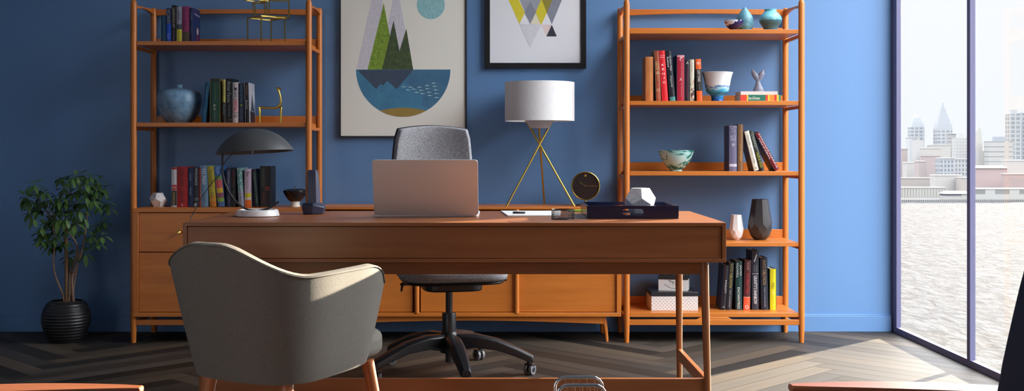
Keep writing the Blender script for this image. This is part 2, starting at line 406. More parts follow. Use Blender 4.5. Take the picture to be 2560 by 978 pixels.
def art1(m, P):
    def poly(pts, k, mm): m.face([P(x, y, k) for x, y in reversed(pts)], mm)
    lil = tex('art_lilac', (205, 203, 216), (222, 221, 230), 60); grn = tex('art_green', (95, 130, 40), (150, 180, 65), 55)
    dgn = tex('art_dark_green', (52, 68, 50), (80, 98, 56), 45); dk = tex('art_slate', (58, 74, 96), (66, 82, 104), 30)
    wa = tex('art_water', (72, 138, 172), (62, 118, 155), 9); wd = tex('art_deep_water', (60, 105, 142), (70, 122, 152), 14); aq = tex('art_aqua', (125, 185, 195), (165, 210, 212), 70)
    poly([(891, 174), (942, -60), (993, 174)], 1, lil); poly([(945, 174), (992, -45), (1030, 174)], 1, lil)
    poly([(919, 174), (959.5, 8), (990, 174)], 2, grn); poly([(955, 174), (984, 52), (1008, 174)], 3, dgn); poly([(985, 174), (1016, 72), (1033, 174)], 4, dgn)
    cx, cy, r = 1008, 174, 118
    arc = [(cx+r*math.cos(a), cy+r*math.sin(a)) for a in [PI*k/48 for k in range(49)]]
    poly(arc[::-1], 1, wa)
    poly([(1032, 174)]+[(cx+r*math.cos(a), cy+r*math.sin(a)) for a in [PI*k/48 for k in range(0, 16)]]+[(1052, 262), (1060, 235), (1012, 205)], 2, wd)
    poly([(894, 175), (1033, 175), (992, 223), (969, 202), (957, 214), (951, 210), (941, 223)], 3, dk)
    bot = [(cx+r*math.cos(R(a)), cy+r*math.sin(R(a))) for a in range(62, 119, 4)]
    top = [(952+k*(1064-952)/12, 276-6.5*math.sin(PI*k/12)) for k in range(13)]
    poly((bot+top)[::-1], 4, tex('art_ochre', (150, 125, 62), (160, 133, 66), 20))
    for k, (fx, fy) in enumerate([(1009, 217), (1026, 218), (1048, 218), (1068, 214), (1084, 208), (1020, 225), (1034, 223), (1052, 226), (1068, 222), (1086, 216), (1041, 231), (1056, 234), (1072, 231), (1089, 225), (1074, 239), (1090, 234), (1091, 244)]):
        poly([(fx-6, fy), (fx, fy-1.6), (fx+5, fy), (fx+7, fy-1.2), (fx+7, fy+1.2), (fx+5, fy+.2), (fx, fy+1.6)], 5, col((170, 205, 215)))
    poly([(1077+35*math.cos(-a), 13+35*math.sin(-a)) for a in [2*PI*k/40 for k in range(40)]], 1, aq)
print_frame('tall thin-framed print of mountains over a blue half-circle lake', 848, 1167, 344, 2.20, .009, mat('thin_black_frame', (.02, .02, .025), .4), mat('cream_paper', srgb(236, 236, 228), .9, **{'Specular IOR Level': .1}), art1)
def art2(m, P):
    def poly(pts, k, mm): m.face([P(x, y, k) for x, y in reversed(pts)], mm)
    yl = tex('art_yellow', (212, 200, 45), (222, 210, 60), 30); gr = tex('art_grey', (150, 156, 168), (160, 166, 178), 30); g2 = tex('art_grey_dark', (128, 134, 148), (138, 144, 158), 30)
    pk = tex('art_blush', (225, 205, 205), (232, 214, 212), 60); pc = tex('art_pale_yellow', (220, 216, 195), (228, 222, 196), 60); ol = tex('art_olive', (140, 132, 48), (150, 142, 56), 30); pg = tex('art_pale_grey', (208, 210, 220), (218, 220, 228), 60)
    poly([(1270, -3), (1298.5, 60), (1312, 32), (1296, -3)], 1, yl)
    poly([(1298, -3), (1325.5, 60), (1354, -3)], 1, gr); poly([(1325.5, 4), (1340, 31), (1325.5, 60), (1311, 31)], 2, g2)
    poly([(1354, -3), (1339, 31), (1353, 62), (1367, 32)], 2, yl); poly([(1354, -3), (1367, 32), (1382, -3)], 3, ol)
    poly([(1352, -3), (1406, -3), (1379.5, 61)], 1, g2)
    poly([(1299, 60), (1326, 60), (1312.5, 91)], 1, pc); poly([(1326, 60), (1339, 32), (1353, 62)], 1, pc)
    poly([(1299, 60), (1312, 91), (1325.5, 119), (1353, 62), (1326, 60)], 2, pg)
    poly([(1353, 62), (1379, 62), (1366, 90)], 1, pk); poly([(1379.5, 62), (1366, 91), (1392, 91)], 2, tex('art_ink', (22, 24, 38), (60, 62, 78), 90))
    for i in range(4):                                                # the run of triangles goes on upward out of the frame
        poly([(1262+28*i, -4), (1290+28*i, -4), (1276+28*i, -50)], 1, (gr, yl, g2, ol)[i])
print_frame('wide black-framed print of yellow and grey triangles above the table lamp', 1211, 1465.5, 171, 2.16, .031, mat('wide_black_frame', (.012, .012, .014), .35), mat('white_paper', srgb(230, 233, 240), .9, **{'Specular IOR Level': .1}), art2)

# ------------------------------------------------------------------ books
PAGE = mat('book_pages', (.70, .66, .55), .8)
def book(label, cover, z, x0, x1, ytop, Y, depth=.14, lean=0, bands=(), text=(), group=None, side=None, length=None, marks=()):
    """spine faces the room; x0..x1 are where its foot stands, lean > 0 tips the head to the left"""
    th = (x1-x0)/F*Y/math.cos(R(lean)) if lean else (x1-x0)/F*Y
    h = (Z(ytop, Y)-z)
    if lean: h = h/math.cos(R(abs(lean))) if length is None else length/F*Y
    if lean and length is None: h -= 0
    px = X(x0, Y) if lean >= 0 else X(x1, Y)
    t = thing('book', label, 'book', (px, Y, z+.0004), group, (0, R(-lean), 0))
    a, b = (0, th) if lean >= 0 else (-th, 0)
    cm = cover if not isinstance(cover, tuple) else col(cover)
    sm = cm if side is None else col(side)
    m = MB(); bt = .0022
    m.box(a, a+bt, .0025, depth, 0, h, sm); m.box(b-bt, b, .0025, depth, 0, h, sm)
    N = 6; i = m.mi(cm); pts = [(a+(b-a)*k/N, .0035*(1-math.sin(PI*k/N))) for k in range(N+1)]      # gently rounded spine
    m.prism([(x, y) for x, y in pts]+[(b, .0055), (a, .0055)], 0, h, cm, 'z')
    e = .0006; mid = (a+b)/2
    for q in bands:
        f0, f1, c = q[:3]
        bp = [(x, y-e) for x, y in pts]
        m.prism(bp+[(b+.0002, .005), (a-.0002, .005)], h*f0, h*f1, col(c), 'z')
    for q in text:
        s_, f0, f1, wd, c = q[:5]; off = q[5] if len(q) > 5 else 0
        write(m, s_, (mid+off*th, -.0014, h*(f0+f1)/2), (0, 0, -1), (1, 0, 0), h*(f1-f0), th*wd, col(c))
    for q in marks:                                                   # upright marks: (text, centre f, width, height in thickness, colour)
        s_, fc, wd, hh, c = q
        write(m, s_, (mid, -.0014, h*fc), (1, 0, 0), (0, 0, 1), th*wd, th*hh, col(c))
    m.build('cover', t)
    m = MB(); m.box(a+bt, b-bt, .0055, depth-.004, .003, h-.0035, PAGE); m.build('pages', t)
    return t
G1 = 'books on the top shelf of the left bookcase'; G2 = 'books on the second shelf of the left bookcase'; G3 = 'books along the top of the drawer chest'
G4 = 'books on the second shelf of the right bookcase'; G5 = 'books on the third shelf of the right bookcase'; G6 = 'books on the bottom shelf of the right bookcase'
z = 1.600; Yb = 5.99
book('teal book, leftmost of the six on the left bookcase top shelf', (18, 68, 100), z, 402, 414, 40, Yb, group=G1)
book('bright blue book with pale lettering beside the teal book', (24, 78, 190), z, 415.5, 427.5, 21, Yb, bands=[(.55, 1, (22, 32, 62))], text=[('RECORDED', .55, .95, .6, (150, 160, 180)), ('ROAD', .08, .25, .5, (130, 160, 220))], group=G1)
book('black book, tallest on the left bookcase top shelf', (14, 15, 24), z, 429, 439.5, 13, Yb, text=[('UNDERWORLD ART', .38, .93, .6, (170, 165, 150)), ('MATHEWS', .04, .32, .4, (110, 110, 115))], group=G1)
book('silver book with a yellow lower half', (150, 156, 172), z, 441, 454.5, 17, Yb, bands=[(0, .36, (205, 205, 60)), (.36, .5, (70, 76, 92))], text=[('LIVE BY', .62, .88, .55, (50, 60, 80)), ('NIGHT LAW', .04, .3, .5, (110, 112, 40))], group=G1)
book('magenta book with an olive foot on the top shelf', (140, 48, 100), z, 456, 473, 16, Yb, bands=[(0, .29, (72, 68, 48))], text=[('bloom', .4, .6, .5, (112, 36, 82))], group=G1)
bk = book('navy book with a portrait on its cover, rightmost on the top shelf', (20, 34, 82), z, 474.5, 482.5, 19.4, Yb, text=[('sunlight', .62, .86, .4, (130, 140, 180)), ('Margaret', .25, .45, .4, (120, 130, 170))], group=G1)
m = MB(); th = 8/F*Yb; hh = Z(19.4, Yb)-z; xx = th+.0004
def on_side(poly, mm, dx=0): m.face([(xx+dx, y, z_*hh) for y, z_ in poly], mm)
on_side([(.09+.018*math.cos(a), .36+.11*math.sin(a)) for a in [2*PI*k/20 for k in range(20)]], col((190, 160, 165)))
on_side([(.06, .02), (.13, .02), (.115, .24), (.075, .24)], col((95, 28, 70))); on_side([(.03, .82), (.13, .78), (.13, .83), (.03, .87)], col((120, 120, 150)))
m.build('cover_picture', bk, recalc=False)
z = 1.168; Yb = 5.99
book('slim teal book leaning right against the dark green book', (12, 76, 112), z, 502, 513, 207, Yb, lean=-6.5, text=[('Daughters of', .6, .9, .45, (80, 130, 150)), ('Victoria', .12, .35, .45, (80, 130, 150))], group=G2)
book('thick dark green book on the second shelf', (20, 66, 50), z, 524.5, 550, 196.5, Yb, text=[('A Treasury of Poetry', .48, .86, .22, (70, 120, 95)), ('after rain', .28, .42, .26, (190, 200, 190)), ('E. Woods', .08, .24, .18, (90, 130, 105))], bands=[(.93, .985, (36, 40, 38))], side=(120, 104, 62), group=G2)
book('narrow yellow and black book right of the green one', (196, 188, 104), z, 556.5, 563.5, 199, Yb, bands=[(0, .47, (22, 30, 48))], text=[('THE GOLD', .62, .92, .5, (120, 110, 50)), ('Anna Peel', .2, .42, .5, (150, 150, 160))], group=G2)
book('tall black book with white serif title on the second shelf', (14, 16, 24), z, 565, 580.5, 196.5, Yb, text=[('Anne Faces', .46, .94, .62, (150, 150, 158)), ('Rachel Gray', .14, .4, .4, (110, 110, 118))], bands=[(.055, .075, (90, 66, 44))], group=G2)
book('pale pink and white book with black bands', (205, 196, 200), z, 581.5, 595.5, 206, Yb, bands=[(.24, .25, (40, 36, 44)), (.575, .585, (40, 36, 44)), (.26, .57, (214, 176, 184))], text=[('DANCE', .62, .78, .6, (50, 48, 56)), ('J', .8, .96, .5, (50, 48, 56)), ('SPITAL', .28, .55, .5, (180, 60, 70))], marks=[('O', .17, .6, .6, (40, 36, 44))], group=G2)
book('dark blue book with long blue lettering on the second shelf', (14, 24, 44), z, 597, 609.5, 208, Yb, text=[('WALKING THE WORLD', .5, .97, .5, (76, 122, 160)), ('ORION KNIGHT', .04, .38, .55, (90, 110, 140))], marks=[('*', .44, .5, .6, (170, 180, 80))], group=G2)
bk = book('black spined book with a misty white tree cover', (16, 16, 24), z, 613, 624, 207, Yb, lean=1.5, text=[('MAGGIE RAY', .68, .94, .4, (150, 100, 90)), ('Blue Death', .34, .56, .5, (170, 170, 176))], side=(176, 180, 192), group=G2)
m = MB(); th = 11/F*Yb; hh = (Z(207, Yb)-z)/math.cos(R(1.5)); xx = th+.0005
on_side([(.02, .0), (.135, .0), (.135, .26), (.02, .3)], col((30, 28, 40)))
on_side([(.04, .3), (.075, .74), (.105, .3)], col((52, 60, 76)), .0003); on_side([(.095, .25), (.12, .56), (.134, .25)], col((70, 78, 94)), .0003)
m.build('cover_picture', bk, recalc=False)
z = CT; Yb = 6.05
book('white and black book with a red 35 badge', (196, 198, 204), z, 428.5, 441.5, 419, Yb, bands=[(.42, .56, (190, 40, 50)), (.04, .41, (22, 22, 26)), (.95, 1, (170, 50, 40))], text=[('MORRISON', .1, .38, .5, (190, 170, 120))], marks=[('35', .49, .8, .55, (220, 200, 200)), ('O', .07, .35, .35, (220, 220, 220))], group=G3)
book('thick red book titled WAR - PEACE', (158, 28, 36), z, 442.5, 469, 417, Yb, text=[('SEX WAR - PEACE', .12, .92, .28, (70, 14, 20))], marks=[('1', .05, .1, .2, (200, 180, 180))], group=G3)
book('navy book right of the thick red book', (22, 40, 78), z, 470, 483, 420, Yb, text=[('hacked', .68, .86, .32, (150, 165, 195)), ('Utopia', .3, .5, .4, (160, 172, 200))], group=G3)
book('dark slate book with white vertical title and white emblem', (34, 46, 56), z, 484, 496.5, 419, Yb, text=[('MYKONOS', .55, .97, .5, (185, 190, 196))], bands=[(.17, .19, (120, 130, 136)), (.21, .23, (120, 130, 136))], marks=[('6', .06, .7, .8, (210, 214, 218))], group=G3)
book('thin red book beside the pale blue book', (140, 40, 36), z, 497, 502, 420, Yb, group=G3)
book('pale blue book with white block lettering', (104, 138, 168), z, 503, 521, 414, Yb, lean=2.0, text=[('YES MAN', .55, .93, .6, (214, 222, 234)), ('DANNY', .1, .3, .3, (60, 90, 120))], side=(110, 160, 185), group=G3)
book('yellow book fading to orange, leaning left', (176, 166, 56), z, 525, 541, 416, Yb, lean=3.8, bands=[(0, .14, (186, 116, 40)), (.14, .28, (190, 140, 46))], text=[('Illusion Beach', .5, .9, .4, (110, 104, 40)), ('KATSU', .2, .36, .4, (120, 90, 40))], group=G3)
book('multicoloured book with blue head, leaning left', (60, 110, 176), z, 545, 562, 416, Yb, lean=6.2, bands=[(0, .12, (74, 104, 150)), (.12, .22, (120, 160, 60)), (.22, .34, (130, 80, 96)), (.34, .46, (206, 176, 50)), (.46, .66, (196, 92, 96)), (.66, .76, (110, 140, 80))], text=[('PLAY', .8, .96, .5, (150, 190, 220))], group=G3)
book('navy book with pale title behind the lamp stem', (28, 38, 66), z, 566, 577, 419.6, Yb, text=[('MEMORIAL DAY', .38, .92, .45, (150, 158, 178)), ('J. FORD', .1, .3, .3, (110, 118, 140))], group=G3)
book('black book with dull red lettering in the row under the lamp shade', (18, 18, 26), z, 578, 588.5, 420, Yb, text=[('Empire Army', .52, .92, .6, (130, 50, 56)), ('Thomas', .2, .42, .35, (110, 110, 90))], group=G3)
def dots(t):
    v = t.new('ShaderNodeTexVoronoi', Scale=60.0); t.link(coords(t, (1, 1, 1)), v.inputs['Vector'])
    t.link(ramp(t, v.outputs[0], [(.25, srgb(176, 200, 204)), (.4, srgb(104, 152, 152))]), t.b.inputs['Base Color'])
book('mint green spotted book leaning left', mat('mint_spots', rough=.5, fn=dots), z, 597, 610, 420, Yb, lean=3.2, bands=[(0, .42, (150, 158, 178))], text=[('gallery', .1, .36, .3, (90, 96, 120))], group=G3)
book('pale pink book with yellow band and orange foot', (200, 182, 204), z, 611.5, 628, 423, Yb, bands=[(0, .19, (222, 108, 34)), (.19, .25, (214, 210, 205)), (.25, .37, (206, 200, 60))], text=[('Love song', .48, .74, .25, (120, 80, 110)), ('Eve', .8, .92, .5, (60, 50, 60))], group=G3)
book('black book with slanting pale green lettering', (26, 32, 40), z, 638, 647, 423, Yb, lean=4.5, text=[('GREENWICH TOWN', .1, .92, .5, (110, 150, 130))], group=G3)
book('tall black book with red marks, rightmost in the row', (20, 18, 22), z, 650, 676, 415.5, Yb, text=[('FRANKENSTEIN', .5, .94, .3, (80, 86, 70), -.2), ('RISE', .4, .5, .5, (150, 44, 44), .2), ('shadows', .1, .36, .3, (110, 40, 36), -.1)], group=G3)
z = 1.2828; Yb = 5.99
def tan(t):
    n = t.new('ShaderNodeTexNoise', Scale=30.0, Detail=5.0); t.link(coords(t, (1, 1, .3)), n.inputs['Vector'])
    t.link(ramp(t, n.outputs[0], [(.35, srgb(176, 104, 52)), (.7, srgb(205, 132, 74))]), t.b.inputs['Base Color'])
book('worn tan book, leftmost on the right bookcase second shelf', mat('tan_cover', rough=.55, fn=tan), z, 1614, 1633.5, 142, Yb, text=[('the collected stories', .1, .86, .16, (220, 160, 80), .1)], side=(150, 92, 52), group=G4)
book('brown book with cream title beside the tan book', (160, 74, 44), z, 1640.5, 1653, 127, Yb, lean=2.2, text=[('LOLITA', .62, .78, .6, (228, 196, 130)), ('NABOKOV', .4, .54, .35, (190, 130, 90)), ('a novel', .06, .18, .3, (210, 150, 100))], marks=[('O', .22, .6, .6, (230, 205, 150)), ('*', .56, .7, .8, (235, 214, 160))], side=(120, 100, 80), group=G4)
book('bright red book with spaced white letters', (222, 26, 40), z, 1655.5, 1671, 127, Yb, lean=3.9, marks=[(c, f, w_, .34, (245, 235, 235)) for c, f, w_ in (('K', .715, .42), ('E', .63, .38), ('N', .54, .42), ('J', .46, .24), ('O', .37, .42))]+[('KATE', .9, .8, .16, (240, 190, 190)), ('REED', .865, .8, .16, (240, 190, 190))], group=G4)
book('black book with white title and teal foot, leaning left', (20, 28, 38), z, 1674.8, 1689.5, 128, Yb, lean=5.0, bands=[(0, .085, (72, 142, 142))], text=[('Grafton Page', .6, .9, .34, (226, 228, 232), .14), ('Boulevard', .68, .88, .3, (226, 228, 232), -.24), ('Margaret Hill', .28, .5, .3, (200, 204, 210))], group=G4)
book('thick crimson book with white flourishes', (170, 24, 52), z, 1692, 1712, 138, Yb, text=[('A Crown of Stars', .5, .88, .16, (215, 140, 150), .1), ('Ch Bateman', .1, .4, .14, (220, 150, 160), .1)], bands=[(.955, 1, (214, 150, 160))], marks=[('X', .475, .35, .35, (240, 230, 230)), ('?', .92, .4, .5, (232, 200, 206))], side=(52, 60, 86), group=G4)
book('black book with magenta print beside the crimson book', (22, 16, 30), z, 1713, 1723.5, 149, Yb, text=[('THE NIGHT GARDEN', .1, .8, .5, (110, 32, 76))], marks=[('A', .92, .6, .6, (200, 206, 214))], group=G4)
def floral(t):
    n = t.new('ShaderNodeTexNoise', Scale=45.0, Detail=3.0, Distortion=1.0); t.link(coords(t, (1, 1, .6)), n.inputs['Vector'])
    t.link(ramp(t, n.outputs[0], [(.36, srgb(60, 64, 70)), (.42, srgb(120, 30, 40)), (.47, srgb(206, 202, 180)), (.6, srgb(206, 202, 180)), (.66, srgb(190, 60, 50))]), t.b.inputs['Base Color'])
book('cream floral book between the black and the orange book', mat('cream_floral', rough=.5, fn=floral), z, 1724.5, 1736, 149, Yb, bands=[(.55, 1, (206, 204, 186))], text=[('the garden', .7, .92, .3, (170, 150, 120))], side=(96, 110, 100), group=G4)
book('orange and black book titled LOST STARS, rightmost upright on its shelf', (26, 22, 26), z, 1742, 1757, 148, Yb, lean=2.2, bands=[(0, .245, (234, 96, 28)), (.76, 1, (234, 96, 28))], text=[('LOST STARS', .46, .74, .42, (240, 236, 230)), ('novel', .28, .42, .22, (150, 140, 130))], marks=[('*', .9, .6, .6, (248, 220, 200))], group=G4)
z = .9085; Yb = 5.99
book('thick grey violet book, leftmost on the third shelf', (104, 100, 128), z, 1823, 1843, 314, Yb, bands=[(.965, .985, (130, 126, 150)), (.1, .16, (190, 190, 205))], text=[('GLORIA', .66, .78, .7, (176, 176, 196)), ('Victor Heart', .52, .64, .3, (150, 150, 172))], marks=[('*', .58, .4, .4, (236, 236, 244)), ('S', .9, .6, .5, (140, 138, 160))], side=(70, 72, 100), group=G5)
book('brown book with gilt title on the third shelf', (122, 86, 52), z, 1844.5, 1858.5, 311, Yb, text=[('LOST REVERIES', .22, .58, .34, (206, 160, 96)), ('Dante', .8, .9, .2, (160, 120, 76))], side=(74, 60, 52), group=G5)
book('cream book leaning left against the brown book', (226, 222, 204), z, 1885, 1898, 325, Yb, lean=14, length=102, text=[('THE BIG SLEEP', .64, .93, .26, (90, 86, 80)), ('RAYMOND THURBER', .18, .58, .26, (70, 66, 62))], marks=[('O', .07, .4, .4, (90, 84, 76))], side=(120, 104, 92), group=G5)
book('dark green book with yellow lettering leaning on the cream book', (56, 64, 58), z, 1900.5, 1911.5, 325, Yb, lean=16, length=103, bands=[(0, .5, (22, 26, 24))], text=[('STRANGE', .58, .92, .5, (150, 156, 150)), ('TALES & ODES', .08, .48, .55, (176, 182, 50))], side=(36, 42, 44), group=G5)
book('dark red book leaning steeply, rightmost on the third shelf', (116, 16, 32), z, 1938, 1948.5, 332, Yb, lean=28.5, length=106, text=[('THOMAS HARRIS', .05, .97, .28, (232, 214, 216), .24), ('HANNIBAL', .3, .86, .28, (232, 214, 216), -.2)], side=(40, 44, 60), group=G5)
z = .1576; Yb = 6.055
book('black book titled INIQUITY leaning right, leftmost on the bottom shelf', (20, 22, 28), z, 1802.5, 1814.5, 664, Yb, depth=.15, lean=-4, text=[('INIQUITY', .37, .66, .4, (220, 220, 224), .1), ('bright', .66, .95, .3, (100, 26, 36), -.1)], marks=[('**', .06, .5, .2, (225, 225, 225))], side=(22, 34, 58), group=G6)
book('black book with gold INTO OBLIVION title left of the dark green book', (30, 32, 40), z, 1816.5, 1829, 657, Yb, depth=.15, lean=-3.2, text=[('INTO OBLIVION', .46, .97, .5, (170, 160, 84)), ('DEMI CHANDLER', .05, .42, .24, (170, 172, 180))], group=G6)
book('dark green book titled ENCHANTRESS', (16, 58, 58), z, 1839, 1856, 653, Yb, depth=.15, text=[('ENCHANTRESS', .02, .46, .36, (226, 230, 228), -.05), ('JAMES', .7, .92, .3, (226, 230, 228), .22), ('MAXWELL', .66, .96, .28, (226, 230, 228), -.24)], side=(20, 30, 40), group=G6)
book('maroon book titled The Black Tulip with an orange foot', (84, 30, 36), z, 1858, 1875.5, 651, Yb, depth=.15, lean=-1.6, bands=[(0, .25, (232, 92, 56)), (.25, .258, (240, 180, 150))], text=[('DUMAS', .8, .96, .3, (196, 160, 150)), ('The Black Tulip', .33, .74, .4, (206, 62, 52))], marks=[('O', .055, .5, .5, (250, 240, 236))], side=(30, 24, 34), group=G6)
book("tall dark grey book titled GRAVITY'S RAINBOW", (44, 48, 60), z, 1880, 1897, 628, Yb, depth=.15, bands=[(.61, .618, (190, 192, 200))], text=[("GRAVITY'S RAINBOW", .1, .58, .5, (240, 240, 242)), ('THOMAS', .65, .76, .22, (120, 124, 136), .15), ('PARKER', .65, .76, .22, (120, 124, 136), -.15)], marks=[('/', .88, .5, 1.1, (232, 234, 238))], side=(36, 48, 72), group=G6)
book('dark book with gold INTO OBLIVION title right of the tall grey book', (26, 34, 52), z, 1904, 1921.5, 645, Yb, depth=.15, lean=1.5, text=[('INTO OBLIVION', .48, .95, .45, (176, 140, 84), 0), ('DEMI CHANDLER', .05, .43, .2, (150, 160, 176))], side=(24, 30, 44), group=G6)
book('bright yellow book, rightmost on the bottom shelf', (232, 222, 28), z, 1924.5, 1941, 673, Yb, depth=.15, text=[('YOU', .52, .68, .42, (90, 84, 20)), ('the courage to', .72, .95, .12, (170, 160, 30)), ('the courage to be', .06, .34, .12, (170, 160, 30))], marks=[('@', .42, .36, .36, (240, 236, 170))], side=(66, 84, 40), group=G6)
# two books lying flat under the whale tail
Yb = 6.0; z = 1.2828
t = thing('book', 'bright patterned book lying flat at the bottom of the small stack', 'book', (X(1901, Yb), Yb, z+.0004), 'flat books under the whale tail'); 
x0, x1 = X(1851, Yb)-X(1901, Yb), X(1952, Yb)-X(1901, Yb); zt = Z(237, Yb)-z-.001
m = MB(); w_ = x1-x0
m.box(x0, x1, .003, .16, 0, .002, col((180, 180, 170))); m.box(x0, x1, .003, .16, zt-.002, zt, col((150, 150, 150)))
cuts = [(0, .16, (206, 66, 44)), (.16, .19, (226, 206, 60)), (.19, .62, (22, 112, 92)), (.62, .68, (196, 62, 40)), (.68, .73, (220, 190, 60)), (.73, .84, (226, 140, 52)), (.84, .9, (200, 50, 40)), (.9, .95, (226, 206, 60)), (.95, 1, (46, 140, 104))]
for f0, f1, c in cuts: m.box(x0+w_*f0, x0+w_*f1, 0, .005, .0005, zt, col(c))
write(m, 'Fear & Roman', (x0+w_*.34, -.0006, zt*.5), (1, 0, 0), (0, 0, 1), w_*.28, zt*.45, col((235, 240, 235)))
m.build('cover', t); m = MB(); m.box(x0+.002, x1-.002, .005, .158, .002, zt-.002, PAGE); m.build('pages', t)
z2 = z+.0008+zt; zt2 = Z(228.5, Yb)-z2
t = thing('book', 'pale grey book lying flat on top, under the whale tail', 'book', (X(1898, Yb), Yb, z2), 'flat books under the whale tail')
x0, x1 = X(1852, Yb)-X(1898, Yb), X(1944.5, Yb)-X(1898, Yb)
m = MB(); m.box(x0, x1, .003, .15, 0, .002, col((190, 192, 196))); m.box(x0, x1, .003, .15, zt2-.002, zt2, col((205, 205, 208))); m.box(x0, x1, 0, .005, 0, zt2, col((212, 210, 206)))
m.build('cover', t); m = MB(); m.box(x0+.002, x1-.002, .005, .148, .002, zt2-.002, PAGE); m.build('pages', t)
TAILZ = z2+zt2

# ------------------------------------------------------------------ vessels and ornaments
def smoothprof(pts, n=5):
    out = []
    for i in range(len(pts)-1):
        p0 = pts[max(i-1, 0)]; p1 = pts[i]; p2 = pts[i+1]; p3 = pts[min(i+2, len(pts)-1)]
        for k in range(n):
            u = k/n
            out.append(tuple(.5*((2*p1[j])+(-p0[j]+p2[j])*u+(2*p0[j]-5*p1[j]+4*p2[j]-p3[j])*u*u+(-p0[j]+3*p1[j]-3*p2[j]+p3[j])*u**3) for j in (0, 1)))
    out.append(pts[-1]); return out
def pxprof(rows, cxp, Y, zbase): return [((hw)/F*Y, max(0, Z(py, Y)-zbase)) for hw, py in rows]
def vessel(name, label, cat, cxp, Y, zb_, rows, m_, inner=True, n=48, group=None, sm=True):
    """rows: (half width in px, py) from foot to rim"""
    pr = pxprof(rows, cxp, Y, zb_); pr = smoothprof(pr) if sm else pr
    pr[0] = (pr[0][0], 0)
    if inner:
        r, zz = pr[-1]; pr += [(r-.002, zz+.0008), (r-.004, zz-.001)]+[(max(.002, a-.004), b) for a, b in reversed(pr[:-1]) if b > .008][1:]
        pr.append((.001, pr[-1][1]))
    o = (X(cxp, Y), Y, zb_); m = MB(o); m.lathe(pr, o, m_, n, caps=True); ob = m.build(name, smooth=60); ob.location = o
    return tag(ob, label, cat, group)
def crackle(name, c1, c2, c3, sc=30, band=None):
    def f(t):
        n = t.new('ShaderNodeTexNoise', Scale=sc, Detail=8.0, Roughness=.75); t.link(coords(t, (1, 1, 1)), n.inputs['Vector'])
        t.link(ramp(t, n.outputs[0], [(.32, srgb(*c1)), (.5, srgb(*c2)), (.68, srgb(*c3))]), t.b.inputs['Base Color'])
        bump(t, n.outputs[0], .25, .003)
        if band:
            z0, cb = band; s = t.new('ShaderNodeSeparateXYZ'); t.link(coords(t, (1, 1, 1)), s.inputs[0])
            k = t.new('ShaderNodeMath', operation='MULTIPLY_ADD'); t.link(n.outputs[0], k.inputs[0]); k.inputs[1].default_value = .02; t.link(s.outputs['Z'], k.inputs[2])
            g = t.new('ShaderNodeMath', operation='LESS_THAN'); t.link(k.outputs[0], g.inputs[0]); g.inputs[1].default_value = z0+.01
            mx = t.new('ShaderNodeMix', data_type='RGBA'); t.link(g.outputs[0], mx.inputs[0]); t.link(t.b.inputs['Base Color'].links[0].from_socket, mx.inputs[6]); mx.inputs[7].default_value = srgb(*cb)
            t.link(mx.outputs[2], t.b.inputs['Base Color'])
    return mat(name, rough=.4, fn=f)
vessel('bottle_vase', 'wide round pale blue bottle vase with a tiny neck on the left bookcase', 'vase', 449, 6.09, 1.168,
       [(28, 306), (38, 297), (48, 280), (54, 260), (54.5, 248), (50, 233), (36, 225), (14, 221.5), (8, 219.5), (8, 212)], crackle('pale_blue_crackle', (70, 112, 142), (118, 158, 190), (140, 176, 204), 26))
vessel('bud_vase', 'teal teardrop vase with a closed pointed top', 'vase', 1862, 6.10, 1.6618,
       [(17, 75), (20.5, 66), (21.3, 52), (19, 42), (13, 32), (7, 24), (3.5, 19.5), (2.2, 18)], crackle('teal_rings', (60, 112, 132), (92, 146, 164), (112, 166, 182), 40))
vessel('round_vase', 'rounded turquoise vase with an open neck, rightmost on the top shelf', 'vase', 1926, 6.07, 1.6618,
       [(16, 75), (20, 66), (26, 57), (27.8, 49), (26, 42), (20, 34), (15.5, 30), (14.5, 27), (15.5, 23.5)], crackle('turquoise_glaze', (84, 160, 182), (112, 188, 204), (150, 210, 220), 24, (.062, (62, 112, 128))))
def swirl(name, c1, c2, sc, lo=.48, hi=.52, c3=None, rough=.25):
    def f(t):
        n = t.new('ShaderNodeTexNoise', Scale=sc, Detail=3.0, Distortion=2.5); t.link(coords(t, (1, 1, 2.2)), n.inputs['Vector'])
        st = [(lo, srgb(*c1)), (hi, srgb(*c2))]
        if c3: st.append((hi+.06, srgb(*c3)))
        t.link(ramp(t, n.outputs[0], st), t.b.inputs['Base Color'])
    return mat(name, rough=rough, fn=f)
def bowl_obj(name, label, cxp, Y, zb_, rows, m_, foot_m=None, group=None): return vessel(name, label, 'bowl', cxp, Y, zb_, rows, m_, True, 48, group)
bowl_obj('small_bowl', 'small white and navy marbled bowl in front of the teardrop vase', 1834.5, 6.0, 1.6618, [(8, 75), (9, 73.5), (15, 69), (21, 61), (23.5, 56), (24.4, 52)], swirl('navy_marbling', (34, 32, 92), (226, 226, 236), 9, .55, .57))
def footed(t):
    s = t.new('ShaderNodeSeparateXYZ'); t.link(coords(t, (1, 1, 1)), s.inputs[0])
    n = t.new('ShaderNodeTexNoise', Scale=7.0, Detail=2.0, Distortion=1.5); t.link(coords(t, (1, 1, 3)), n.inputs['Vector'])
    k = t.new('ShaderNodeMath', operation='MULTIPLY_ADD'); t.link(n.outputs[0], k.inputs[0]); k.inputs[1].default_value = .09; t.link(s.outputs['Z'], k.inputs[2])
    r = ramp(t, k.outputs[0], [(.045, srgb(16, 62, 150)), (.07, srgb(28, 130, 200)), (.10, srgb(60, 165, 205)), (.115, srgb(190, 220, 226)), (.125, srgb(30, 110, 180)), (.133, srgb(232, 232, 232))])
    t.link(r, t.b.inputs['Base Color'])
